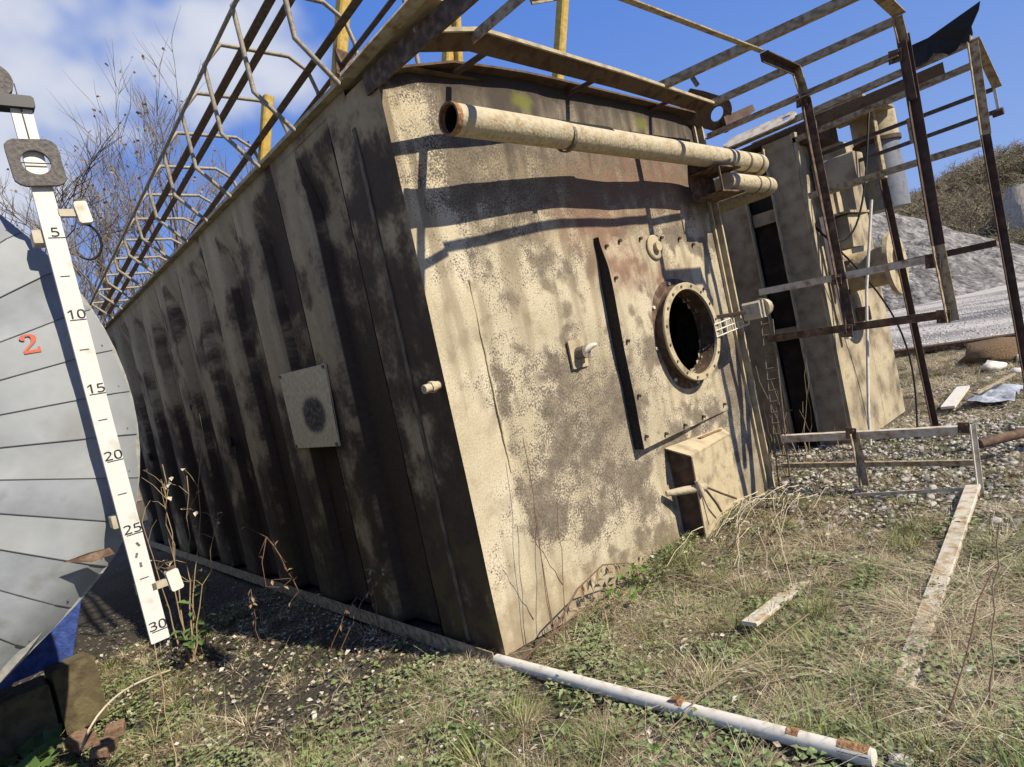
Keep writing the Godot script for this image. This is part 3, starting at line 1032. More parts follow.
func make_platform(silo: Node3D) -> void:
	# toe plate round the top of the face, seen from below, with a lifting eye at its right end
	var s := ST()
	var seg := [[Vector3(0.0, 2.945, 0.235), Vector3(0.0, 2.985, 0.33)], [Vector3(0.38, 3.005, 0.255), Vector3(0.38, 3.045, 0.365)], [Vector3(1.6, 3.008, 0.21), Vector3(1.6, 3.045, 0.31)], [Vector3(2.84, 2.995, 0.15), Vector3(2.84, 3.035, 0.235)]]
	for i in 3:
		var a: Array = seg[i]
		var b: Array = seg[i + 1]
		var t := Vector3(0, 0.008, -0.004)
		hexa(s, [a[0], a[1], b[1], b[0], a[0] + t, a[1] + t, b[1] + t, b[0] + t])
	var toe := part("toe_plate", s, M.toe, silo)
	s = ST()
	for i in 3:
		var a: Vector3 = seg[i][1]
		var b: Vector3 = seg[i + 1][1]
		bar(s, a + Vector3(0, 0.008, 0.003), b + Vector3(0, 0.008, 0.003), 0.012, 0.022)
	part("toe_plate_edge", s, M.cream, toe)
	s = ST()
	var bz := Vector3(-0.40, -0.60, 0.69).normalized()
	var bx := (Vector3.RIGHT - bz * bz.x).normalized()
	var bs := Basis(bx, bz.cross(bx), bz)
	var lug_edge := func(ph: float) -> float:
		var c := cos(ph)
		return 0.125 if c > -0.3 else minf(0.34, 0.125 / maxf(absf(sin(ph)), 0.36))
	holed_plate(s, Transform3D(bs, Vector3(3.0, 3.02, 0.15)), lug_edge, 0.058, 0.016)
	part("lifting_eye", s, M.rail_dark, toe)
	for x in [0.50, 1.4, 2.3]:
		s = ST()
		bar(s, Vector3(x, 3.025, 0.25), Vector3(x, 3.04, 0.0), 0.035, 0.02)
		part("strut", s, M.rail_dark, toe)
	# beam that runs out over the near left corner, and the bare plate beside it
	s = ST()
	angle_bar(s, Vector3(-0.02, 3.0, -0.1), Vector3(0.06, 3.02, 1.5), 0.10, Vector3.RIGHT, Vector3.DOWN, 0.012)
	part("corner_beam", s, M.rail_rust, silo)
	s = ST()
	hexa(s, [Vector3(-0.10, 3.035, 0.5), Vector3(-0.03, 3.035, 0.56), Vector3(-0.02, 3.05, 0.56), Vector3(-0.09, 3.05, 0.5), Vector3(-0.08, 3.035, -0.2), Vector3(0.0, 3.035, -0.2), Vector3(0.0, 3.05, -0.2), Vector3(-0.08, 3.05, -0.2)])
	part("corner_plate", s, M.white_rust, silo)
	# posts that ran up to the guard rails
	var R := Vector3.RIGHT
	var U := Vector3.UP
	var B := Vector3(0, 0, 1)
	rail(silo, Vector3(0.33, 3.04, 0.34), Vector3(0.36, 3.06, 1.43), 0.05, R, -U, M.rail)
	rail(silo, Vector3(2.05, 3.04, 0.25), Vector3(2.34, 3.06, 1.43), 0.05, R, U, M.rail)
	rail(silo, Vector3(2.79, 3.03, 0.2), Vector3(3.0, 3.05, 1.40), 0.045, R, U, M.rail)
	rail(silo, Vector3(2.95, 2.85, 0.06), Vector3(2.93, 2.82, 1.41), 0.045, -R, U, M.rail)
	rail(silo, Vector3(2.95, 1.56, 0.22), Vector3(2.95, 1.52, 1.40), 0.05, R, U, M.white_rust)
	rail(silo, Vector3(2.95, 1.19, 0.2), Vector3(2.95, 1.15, 1.42), 0.055, R, U, M.rail_rust)
	rail(silo, Vector3(2.95, 0.44, 0.16), Vector3(2.95, 0.44, 1.42), 0.055, R, -U, M.white_rust)
	s = ST()
	tube(s, [Vector3(2.12, 3.03, 0.46), Vector3(2.13, 2.97, 0.48)], [0.016], 8)
	part("bolt", s, M.iron, silo)
	# middle guard rail
	rail(silo, Vector3(0.15, 2.88, 0.87), Vector3(0.50, 2.995, 0.87), 0.045, B, -U, M.rail)
	rail(silo, Vector3(0.50, 2.995, 0.87), Vector3(2.22, 3.0, 0.865), 0.032, B, U, M.rail)
	rail(silo, Vector3(2.23, 3.0, 0.86), Vector3(2.86, 3.03, 0.81), 0.05, B, -U, M.rail_dark)  # darker steel colour carries the shade on this stretch
	rail(silo, Vector3(2.86, 3.03, 0.81), Vector3(2.95, 2.83, 0.80), 0.05, -R, B, M.rail)
	rail(silo, Vector3(2.95, 2.83, 0.80), Vector3(2.95, 1.17, 0.80), 0.055, -R, B, M.rail_rust)
	rail(silo, Vector3(2.93, 0.44, 0.70), Vector3(2.93, 0.05, 0.70), 0.05, -R, B, M.rail)
	s = ST()
	bar(s, Vector3(2.7, -0.16, 0.84), Vector3(0.72, 0.055, 0.92), 0.075, 0.02)
	part("railing_bar", s, M.white_rust, silo)
	# top guard rail
	rail(silo, Vector3(2.36, 3.06, 1.44), Vector3(2.90, 3.05, 1.42), 0.07, B, U, M.rail)
	rail(silo, Vector3(2.90, 3.05, 1.42), Vector3(3.0, 2.86, 1.41), 0.05, -R, B, M.rail)
	rail(silo, Vector3(2.98, 2.95, 1.41), Vector3(2.93, 1.62, 1.40), 0.062, -R, B, M.rail_dark)  # upper post coloured darker for shade, same bar as the paler end
	rail(silo, Vector3(2.93, 1.62, 1.40), Vector3(2.95, 1.13, 1.40), 0.06, -R, B, M.rail)
	s = ST()
	box(s, Vector3(2.92, 2.72, 1.435), Vector3(0.01, 0.36, 0.05))
	part("splice_plate", s, M.rail_dark, silo)
	rail(silo, Vector3(2.95, 0.45, 1.41), Vector3(2.84, 0.0, 1.41), 0.032, -R, B, M.white_rust)
	s = ST()
	bar(s, Vector3(2.84, 0.075, 1.39), Vector3(0.55, -0.015, 1.58), 0.08, 0.03)
	var low := part("railing_bar", s, M.white_rust, silo)
	low.set_meta("label", "pale flat guard rail half buried in dry grass")
	rail(silo, Vector3(2.72, 0.03, 0.72), Vector3(2.86, 0.04, 1.40), 0.022, R, U, M.white_rust)
	rail(silo, Vector3(3.0, 0.20, 0.10), Vector3(3.0, 0.20, 1.40), 0.035, R, -U, M.rail)
	# white pole of the railing that lies in the grass at the near corner
	s = ST()
	tube(s, [Vector3(-0.03, 0.04, -0.05), Vector3(0.0, 0.052, 0.7), Vector3(0.05, 0.072, 1.66)], [0.028], 14)
	var pole := part("railing_pole", s, M.white, silo)
	for q in [[0.98, 0.03, 1], [1.40, 0.04, 2], [1.56, 0.09, 3]]:
		s = ST()
		var zz: float = q[0]
		tube(s, [Vector3(-0.03 + 0.05 * zz, 0.041 + 0.019 * zz, zz), Vector3(-0.03 + 0.05 * (zz + q[1]), 0.041 + 0.019 * (zz + q[1]), zz + q[1])], [0.0305], 12)
		part("rust_patch", s, M.orange_rust, pole)
	s = ST()
	hexa(s, [Vector3(0.0, 0.088, 0.95), Vector3(0.04, 0.088, 0.96), Vector3(0.036, 0.104, 1.0), Vector3(0.004, 0.10, 0.99), Vector3(0.0, 0.07, 0.95), Vector3(0.04, 0.07, 0.96), Vector3(0.036, 0.07, 1.0), Vector3(0.004, 0.07, 0.99)])
	part("rust_flake", s, M.orange_rust, pole)
	for q in [[Vector3(2.935, 1.18, 0.80), 0.09], [Vector3(2.935, 1.55, 0.80), 0.07], [Vector3(2.935, 2.82, 0.80), 0.08], [Vector3(2.92, 2.83, 1.39), 0.08], [Vector3(2.92, 1.53, 1.385), 0.09], [Vector3(2.93, 1.17, 1.385), 0.085], [Vector3(2.93, 0.44, 0.70), 0.08], [Vector3(2.93, 0.44, 1.38), 0.07]]:
		s = ST()
		bevel_box(s, q[0] - Vector3(0.012, 0.0, 0.0), Vector3(0.008, q[1], q[1] * 0.9), Basis(Vector3.RIGHT, 0.12), 0.002)
		var gp := part("gusset_plate", s, M.rail_rust, silo)
		for m in [-0.25, 0.25]:
			s = ST()
			var bp: Vector3 = q[0] + Vector3(-0.012, m * q[1], m * q[1])
			tube(s, [bp, bp - Vector3(0.014, 0, 0)], [0.008], 6)
			part("bolt", s, M.iron, gp)
	# sheet tucked in the corner behind the eye
	s = ST()
	hexa(s, [Vector3(3.02, 2.86, 0.2), Vector3(3.34, 3.02, 0.3), Vector3(3.36, 3.08, 0.28), Vector3(3.04, 2.99, 0.18), Vector3(3.02, 2.86, 0.17), Vector3(3.34, 3.02, 0.27), Vector3(3.36, 3.08, 0.25), Vector3(3.04, 2.99, 0.15)])
	part("corner_gusset", s, M.rail_dark, silo)

func cage_top(z: float) -> float:
	return 3.66 + 0.08 * (z + 3.0)

func make_cage(silo: Node3D) -> void:
	var cage := part("ladder_cage", cage_strap(Vector2(-0.26, -0.16), 0.012, true), M.cage, silo)
	for k in 13:
		var z := -0.25 - 0.56 * k
		var t := cage_top(z)
		var s := ST()
		var p := [Vector3(-0.06, 3.02, z), Vector3(-0.25, 3.22, z), Vector3(-0.26, t - 0.15, z), Vector3(-0.13, t, z), Vector3(0.31, t, z), Vector3(0.43, t - 0.08, z), Vector3(0.47, t - 0.22, z), Vector3(0.47, 3.03, z)]
		tube(s, p, [0.014], 7)
		part("hoop", s, M.cage, cage)
	for q in [[0.00, -0.022, 0.055], [0.105, -0.024, 0.05], [0.40, -0.115, 0.055], [0.44, -0.28, 0.035]]:
		part("strap", cage_strap(Vector2(q[0], q[1]), q[2], false), M.strap, cage)
	# yellow posts standing askew on the roof
	for q in [[Vector3(0.33, 3.05, -1.1), 1.5], [Vector3(0.33, 3.05, -2.42), 0.95], [Vector3(1.24, 3.05, -1.15), 1.35], [Vector3(2.16, 3.05, -0.85), 1.6]]:
		var s := ST()
		var a: Vector3 = q[0]
		var d := Vector3(0.235, 0.96, 0.15)
		bar(s, a, a + d * q[1], 0.075, 0.09, Vector3(0, 0, 1))
		var post := part("yellow_post", s, M.yellow, silo)
		if a.z > -1.12 and a.x < 0.5:
			s = ST()
			var c := a + d * 0.52
			bevel_box(s, c + Vector3(0.03, 0.0, 0.07), Vector3(0.17, 0.17, 0.012), Basis(Vector3(0, 0, 1), -0.2), 0.003)
			part("gusset_plate", s, M.rail_rust, post)
	var s2 := ST()
	bar(s2, Vector3(1.42, 3.05, -1.1), Vector3(1.5, 4.2, -0.9), 0.05, 0.06, Vector3(0, 0, 1))
	part("yellow_post", s2, M.yellow, silo)

func cage_strap(at: Vector2, w: float, round_bar: bool) -> SurfaceTool:
	var s := ST()
	var pts := []
	for k in 12:
		var z := 0.5 - 8.0 * k / 11.0
		pts.append(Vector3(at.x, cage_top(z) + at.y, z))
	if round_bar:
		tube(s, pts, [w], 7)
	else:
		for k in 11:
			var a: Vector3 = pts[k]
			var b: Vector3 = pts[k + 1]
			bar(s, a, b + (b - a) * 0.004, w, 0.012)
	return s

# ------------------------------------------------------------------ the second silo
func make_second_silo() -> void:
	var o := thing("second_silo", "second cream steel silo with a flanged nozzle, beyond the fallen silo's right edge", "silo")
	var s := ST()
	var zf := 0.2
	# front: flat part and turned right side, in sheets
	var front := [[4.3, 4.62, zf], [4.625, 5.2, zf], [5.205, 5.86, zf]]
	for f in front:
		s = ST()
		hexa(s, [Vector3(f[0], 0.0, zf), Vector3(f[1], 0.0, zf), Vector3(f[1], 2.97, zf), Vector3(f[0], 2.97, zf), Vector3(f[0], 0.0, zf - 0.03), Vector3(f[1], 0.0, zf - 0.03), Vector3(f[1], 2.97, zf - 0.03), Vector3(f[0], 2.97, zf - 0.03)])
		part("front_sheet", s, M.dirty, o)
	s = ST()
	hexa(s, [Vector3(5.86, 0.0, zf - 0.002), Vector3(6.35, 0.0, -0.15), Vector3(6.35, 2.97, -0.15), Vector3(5.86, 2.97, zf - 0.002), Vector3(5.86, 0, zf - 0.03), Vector3(6.35, 0, -0.18), Vector3(6.35, 2.97, -0.18), Vector3(5.86, 2.97, zf - 0.03)])
	part("turned_sheet", s, M.dirty, o)
	s = ST()
	hexa(s, [Vector3(6.35, 0, -0.15), Vector3(6.5, 0, -0.45), Vector3(6.5, 2.97, -0.45), Vector3(6.35, 2.97, -0.15), Vector3(6.3, 0, -0.2), Vector3(6.45, 0, -0.48), Vector3(6.45, 2.97, -0.48), Vector3(6.3, 2.97, -0.2)])
	quad(s, Vector3(6.5, 0, -0.45), Vector3(6.5, 0, -6.5), Vector3(6.5, 2.97, -6.5), Vector3(6.5, 2.97, -0.45))
	part("right_wall", s, M.cream, o)
	# left wall: near corner column, then recessed dark panels between ribs
	s = ST()
	box(s, Vector3(4.31, 1.48, 0.03), Vector3(0.04, 2.96, 0.28))
	part("corner_column", s, M.column, o)
	for k in 11:
		var z := -0.09 - 0.57 * k
		s = ST()
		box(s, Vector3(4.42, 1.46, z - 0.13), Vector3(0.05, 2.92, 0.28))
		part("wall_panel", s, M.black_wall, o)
		s = ST()
		box(s, Vector3(4.32, 1.46, z - 0.42), Vector3(0.06, 2.92, 0.29))
		part("rib", s, M.column, o)
		s = ST()
		box(s, Vector3(4.27, 1.46, z + 0.003), Vector3(0.05, 2.92, 0.012))
		part("edge_strip", s, M.cream, o)
		s = ST()
		box(s, Vector3(4.275, 1.46, z - 0.265), Vector3(0.03, 2.92, 0.012))
		part("edge_strip", s, M.cream, o)
	for k in [1.15, 2.3]:
		s = ST()
		box(s, Vector3(4.36, k, -0.22), Vector3(0.06, 0.12, 0.255))
		part("cross_bar", s, M.column, o)
	s = ST()
	quad(s, Vector3(4.3, 2.97, zf), Vector3(5.86, 2.97, zf), Vector3(6.5, 2.97, -6.5), Vector3(4.3, 2.97, -6.5))
	quad(s, Vector3(5.86, 2.97, zf), Vector3(6.5, 2.97, -0.3), Vector3(6.5, 2.97, -6.5), Vector3(6.5, 2.97, -6.5))
	part("roof", s, M.cream_dark, o)
	s = ST()
	quad(s, Vector3(6.5, 0, -6.5), Vector3(4.3, 0, -6.5), Vector3(4.3, 2.97, -6.5), Vector3(6.5, 2.97, -6.5))
	part("far_end_plate", s, M.cream_dark, o)
	# nozzle with its flange
	s = ST()
	lathe(s, [Vector2(0.185, 0.0), Vector2(0.185, 0.40), Vector2(0.30, 0.40), Vector2(0.30, 0.44), Vector2(0.15, 0.44), Vector2(0.15, 0.0)], facing_z(Vector3(4.97, 1.6, zf)), 32)
	var noz := part("nozzle", s, M.cream, o)
	s = ST()
	lathe(s, [Vector2(0.0, 0.1), Vector2(0.149, 0.1), Vector2(0.149, 0.12), Vector2(0.0, 0.12)], facing_z(Vector3(4.97, 1.6, zf)), 24, false)
	part("nozzle_throat", s, M.cavity, noz)
	# vertical dust duct: cream collar above, grey-blue pipe below
	s = ST()
	lathe(s, [Vector2(0.0, 2.15), Vector2(0.19, 2.15), Vector2(0.19, 2.84), Vector2(0.0, 2.84)], Transform3D(Basis(), Vector3(5.45, 0, 0.52)), 32, false)
	var duct := part("dust_duct", s, M.duct, o)
	s = ST()
	lathe(s, [Vector2(0.0, 2.84), Vector2(0.2, 2.84), Vector2(0.2, 3.12), Vector2(0.0, 3.12)], Transform3D(Basis(), Vector3(5.45, 0, 0.52)), 32, false)
	part("duct_collar", s, M.cream, duct)
	s = ST()
	lathe(s, [Vector2(0.185, 2.80), Vector2(0.215, 2.80), Vector2(0.215, 2.84), Vector2(0.185, 2.84)], Transform3D(Basis(), Vector3(5.45, 0, 0.52)), 32)
	part("duct_clamp", s, M.rail_dark, duct)
	s = ST()
	bar(s, Vector3(5.12, 3.08, 0.62), Vector3(5.12, 2.42, 0.62), 0.09, 0.03, Vector3(0, 0, 1))
	part("duct_hanger", s, M.rail, duct)
	# boxes and brackets on the front
	s = ST()
	bevel_box(s, Vector3(4.62, 2.52, 0.40), Vector3(0.26, 0.28, 0.36), Basis(), 0.012)
	part("terminal_box", s, M.dirty, o)
	s = ST()
	bevel_box(s, Vector3(4.70, 1.98, 0.32), Vector3(0.34, 0.30, 0.22), Basis(), 0.01)
	bevel_box(s, Vector3(4.52, 1.80, 0.26), Vector3(0.05, 0.7, 0.12), Basis(), 0.01)
	part("bracket_box", s, M.dirty, o)
	s = ST()
	box(s, Vector3(4.78, 2.15, 0.34), Vector3(0.62, 0.02, 0.26))
	part("shelf_plate", s, M.rail, o)
	s = ST()
	bar(s, Vector3(4.46, 2.94, 0.26), Vector3(4.52, 2.16, 0.28), 0.035, 0.03, Vector3(0, 0, 1))
	bar(s, Vector3(4.40, 2.16, 0.26), Vector3(4.46, 1.0, 0.26), 0.05, 0.04, Vector3(0, 0, 1))
	part("cover_strip", s, M.white, o)
	s = ST()
	bar(s, Vector3(4.56, 2.9, 0.25), Vector3(4.68, 1.4, 0.25), 0.06, 0.05, Vector3(0, 0, 1))
	part("dark_channel", s, M.rail_dark, o)
	s = ST()
	bevel_box(s, Vector3(4.99, 1.18, 0.26), Vector3(0.08, 0.14, 0.1), Basis(), 0.01)
	part("red_latch", s, M.brick, o)
	# white conduit down the front
	s = ST()
	tube(s, [Vector3(4.62, 2.2, 0.62), Vector3(4.42, 1.4, 0.5), Vector3(4.14, 0.35, 0.42), Vector3(4.10, 0.06, 0.40)], [0.013], 8)
	part("conduit", s, M.white, o)
	# loose black cable
	s = ST()
	var pts := []
	for k in 25:
		var t := k / 24.0
		var p := Vector3(4.6, 3.0, 0.75).lerp(Vector3(4.1, 2.05, 0.3), t)
		p.y -= 0.42 * sin(PI * pow(t, 1.7))
		p.z += 0.10 * sin(PI * t)
		pts.append(p)
	for k in 18:
		var t := (k + 1) / 18.0
		var p := Vector3(4.1, 2.05, 0.3).lerp(Vector3(4.75, 0.05, 0.6), t)
		p.x += 0.32 * sin(PI * t)
		p.z += 0.15 * sin(PI * t)
		pts.append(p)
	tube(s, pts, [0.009], 5)
	part("cable", s, M.cable, o)
	# tilted toe plate with a lifting eye, and the roof edge beams
	s = ST()
	var bs := Basis(Vector3(0, 0, 1), Vector3(0.8, 0.6, 0), Vector3(-0.6, 0.8, 0))
	var edge := func(ph: float) -> float:
		var c := cos(ph)
		if c > 0.0:
			return 0.095
		return minf(0.62, 0.095 / maxf(absf(sin(ph)), 0.153))
	holed_plate(s, Transform3D(bs, Vector3(4.22, 3.09, 0.18)), edge, 0.045, 0.014)
	part("lifting_eye", s, M.white_rust, o)
	for q in [[Vector3(4.2, 3.02, -0.6), Vector3(4.2, 3.04, 1.58), 0.05, "rail"], [Vector3(4.42, 2.95, -0.8), Vector3(4.42, 2.97, 1.35), 0.09, "toe"], [Vector3(4.3, 2.87, -0.2), Vector3(4.3, 2.90, 1.58), 0.045, "rail"], [Vector3(4.75, 3.02, -0.4), Vector3(4.75, 3.02, 0.9), 0.12, "rail"]]:
		s = ST()
		angle_bar(s, q[0], q[1], q[2], Vector3.RIGHT, Vector3.UP)
		part("edge_beam", s, M[q[3]], o)
	s = ST()
	box(s, Vector3(4.9, 3.08, 0.5), Vector3(0.9, 0.02, 0.5))
	part("duct_hood", s, M.rail, o)
	s = ST()
	box(s, Vector3(4.62, 2.93, 0.28), Vector3(0.5, 0.16, 0.18))
	part("dark_canopy", s, M.rail_dark, o)
	# railing
	var R := Vector3.RIGHT
	var U := Vector3.UP
	var B := Vector3(0, 0, 1)
	rail(o, Vector3(4.12, 3.03, 1.57), Vector3(4.05, 2.35, 1.56), 0.06, -R, B, M.rail)
	rail(o, Vector3(4.05, 2.35, 1.56), Vector3(4.15, 0.0, 1.53), 0.055, -R, B, M.rail_dark)
	rail(o, Vector3(4.12, 3.05, 1.58), Vector3(4.55, 2.74, 1.6), 0.06, U, B, M.rail)
	rail(o, Vector3(4.55, 2.74, 1.6), Vector3(4.56, 2.56, 1.6), 0.02, U, B, M.white)
	rail(o, Vector3(4.2, 2.33, 0.25), Vector3(4.1, 2.29, 1.54), 0.05, R, U, M.rail)
	rail(o, Vector3(4.2, 1.56, 0.25), Vector3(4.13, 1.54, 1.52), 0.05, R, U, M.rail_dark)
	rail(o, Vector3(4.62, 2.74, 0.2), Vector3(4.56, 2.73, 1.6), 0.03, R, U, M.strap)
	rail(o, Vector3(4.62, 2.56, 0.2), Vector3(4.57, 2.56, 1.6), 0.03, R, U, M.strap)
	rail(o, Vector3(4.58, 2.77, 1.0), Vector3(4.58, 2.56, 1.0), 0.03, R, B, M.rail)
	rail(o, Vector3(4.25, 2.3, 0.82), Vector3(4.55, 0.0, 0.78), 0.05, -R, B, M.rail_dark)
	s = ST()
	tube(s, [Vector3(4.57, 2.56, 1.57), Vector3(4.57, 2.56, 1.64)], [0.03], 8)
	part("end_cap", s, M.rail_dark, o)

# ------------------------------------------------------------------ round insulated tank with its level gauge
const TC := Vector3(-2.44, 1.67, -0.5)

func tank_r(ph: float) -> float:
	var a := wrapf(ph, -PI, PI)
	return 1.225 - 0.12 * smoothstep(-0.35, -0.95, a) * smoothstep(-2.6, -1.9, a)

func tank_bulge(t: float) -> float:
	return 0.13 * (1.0 - t * t) - 0.05 * smoothstep(0.93, 1.0, t)

func make_round_tank() -> void:
	var o := thing("round_tank", "round grey sheet-clad tank end with a red stencilled 2, at the left edge", "tank")
	var count := 42
	var dent := fnoise(411, 1.8, 3)
	for i in count:
		var p0 := TAU * i / count + 0.03
		var p1 := TAU * (i + 1) / count + 0.03
		var rows := []
		for j in 15:
			var t := 0.04 + 0.96 * pow(j / 14.0, 0.85)
			var r := []
			for k in 5:
				var u := k / 4.0
				var ph := lerpf(p0, p1 + 0.004, u)
				var rad := tank_r(ph) * t
				var lift := 0.0045 * (1.0 - u) + 0.006 * sin(PI * u) * sin(i * 2.3) * (0.4 + t) + dent.get_noise_2d(cos(ph) * rad, sin(ph) * rad) * 0.012
				r.append([TC + Vector3(cos(ph) * rad, sin(ph) * rad, tank_bulge(t) + lift), Vector2(u, t)])
			rows.append(r)
		# rows run outwards, columns anticlockwise: seen from +z this is clockwise, so flip
		var flip := []
		for j in range(rows.size() - 1, -1, -1):
			flip.append(rows[j])
		var pan := part("cladding_sheet", sheet(flip), [M.metal, M.metal_b, M.metal, M.metal_c, M.metal_b][(i * 7 + i / 3) % 5], o)
		# the proud edge of each sheet: a folded seam
		var s := ST()
		for j in 14:
			var a: Vector3 = rows[j][0][0]
			var b: Vector3 = rows[j + 1][0][0]
			var d := Vector3(sin(p0), -cos(p0), 0) * 0.0025
			hexa(s, [a, b, b + d, a + d, a - Vector3(0, 0, 0.02), b - Vector3(0, 0, 0.02), b + d - Vector3(0, 0, 0.02), a + d - Vector3(0, 0, 0.02)])
		part("folded_seam", s, M.seam, pan)
	for i in count:
		var ph := TAU * (i + 0.14) / count + 0.03
		var rr := tank_r(ph) * 0.965
		var rp := TC + Vector3(cos(ph) * rr, sin(ph) * rr, tank_bulge(0.965) - 0.004)
		var rs := ST()
		tube(rs, [rp, rp + Vector3(0, 0, 0.013)], [0.006, 0.004], 6)
		part("rivet", rs, M.seam, o)
	var hub := ST()
	lathe(hub, [Vector2(0.0, 0.0), Vector2(0.10, 0.0), Vector2(0.10, 0.012), Vector2(0.0, 0.02)], facing_z(TC + Vector3(0, 0, 0.135)), 24, false)
	part("centre_plate", hub, M.metal_edge, o)
	# rim band and shell
	var s := ST()
	var seg := 72
	for k in seg:
		var p0 := TAU * k / seg
		var p1 := TAU * (k + 1) / seg
		var a := TC + Vector3(cos(p0), sin(p0), 0) * (tank_r(p0) + 0.004)
		var b := TC + Vector3(cos(p1), sin(p1), 0) * (tank_r(p1) + 0.004)
		var f := Vector3(0, 0, -0.045)
		var g := Vector3(0, 0, -0.12)
		quad(s, a + f, a + g, b + g, b + f)
		var i0 := TC + Vector3(cos(p0), sin(p0), 0) * (tank_r(p0) - 0.02)
		var i1 := TC + Vector3(cos(p1), sin(p1), 0) * (tank_r(p1) - 0.02)
		quad(s, i0 + f, a + f, b + f, i1 + f)
	part("rim_band", s, M.metal_edge, o)
	s = ST()
	lathe(s, [Vector2(0.0, 5.5), Vector2(1.10, 5.5), Vector2(1.10, 0.02), Vector2(0.0, 0.02)].map(func(v): return Vector2(v.x, -v.y)), facing_z(TC), 64, false)
	part("shell", s, M.metal_edge, o)
	# bent corner of cladding low on the right
	s = ST()
	var tab := [Vector3(-1.585, 1.115, -0.405), Vector3(-1.50, 1.085, -0.385), Vector3(-1.42, 1.085, -0.42), Vector3(-1.43, 1.112, -0.43), Vector3(-1.50, 1.12, -0.415)]
	for k in range(1, 4):
		tri(s, tab[0], tab[k], tab[k + 1])
	part("bent_tab", s, M.rail_rust, o)
	# cradle: blue plate standing under the shell
	s = ST()
	var rows := []
	for j in 2:
		var r := []
		for i in 25:
			var x := lerpf(-3.45, -1.44, i / 24.0)
			var dx := (x - TC.x) / 1.10
			var top := TC.y - 1.10 * sqrt(maxf(0.0, 1.0 - dx * dx))
			top = minf(top, 0.75)
			r.append([Vector3(x - 0.13 * (1.0 - j), lerpf(0.36 + 0.03 * (x + 1.44), top, j), -2.0), Vector2(i / 24.0, j)])
		rows.append(r)
	var cradle := part("cradle_plate", sheet(rows), M.blue, o)
	s = ST()
	bar(s, Vector3(-1.575, 0.36, -2.06), Vector3(-1.45, 0.72, -2.06), 0.02, 0.11, Vector3(1, 0, 0))
	part("cradle_flange", s, M.blue, cradle)
	# red stencilled figure
	var fig := text("2", 0.072, "Droid Serif", 0.0012)
	var two := part("painted_figure", fig, M.red, o)
	two.position = Vector3(-1.515, 1.935, TC.z + tank_bulge(0.78) + 0.006)
	two.rotation = Vector3(-0.06, 0.17, 0.06)
	two.scale = Vector3(1.15, 1, 1)
	make_gauge(o)

func text(t: String, cap: float, font_name: String, depth: float) -> TextMesh:
	var tm := TextMesh.new()
	var f := SystemFont.new()
	f.font_names = PackedStringArray([font_name])
	if font_name == "Droid Serif":
		f.font_weight = 700
	tm.font = f
	tm.text = t
	tm.font_size = 64
	tm.pixel_size = cap / 46.0
	tm.depth = depth
	tm.curve_step = 2.0
	return tm

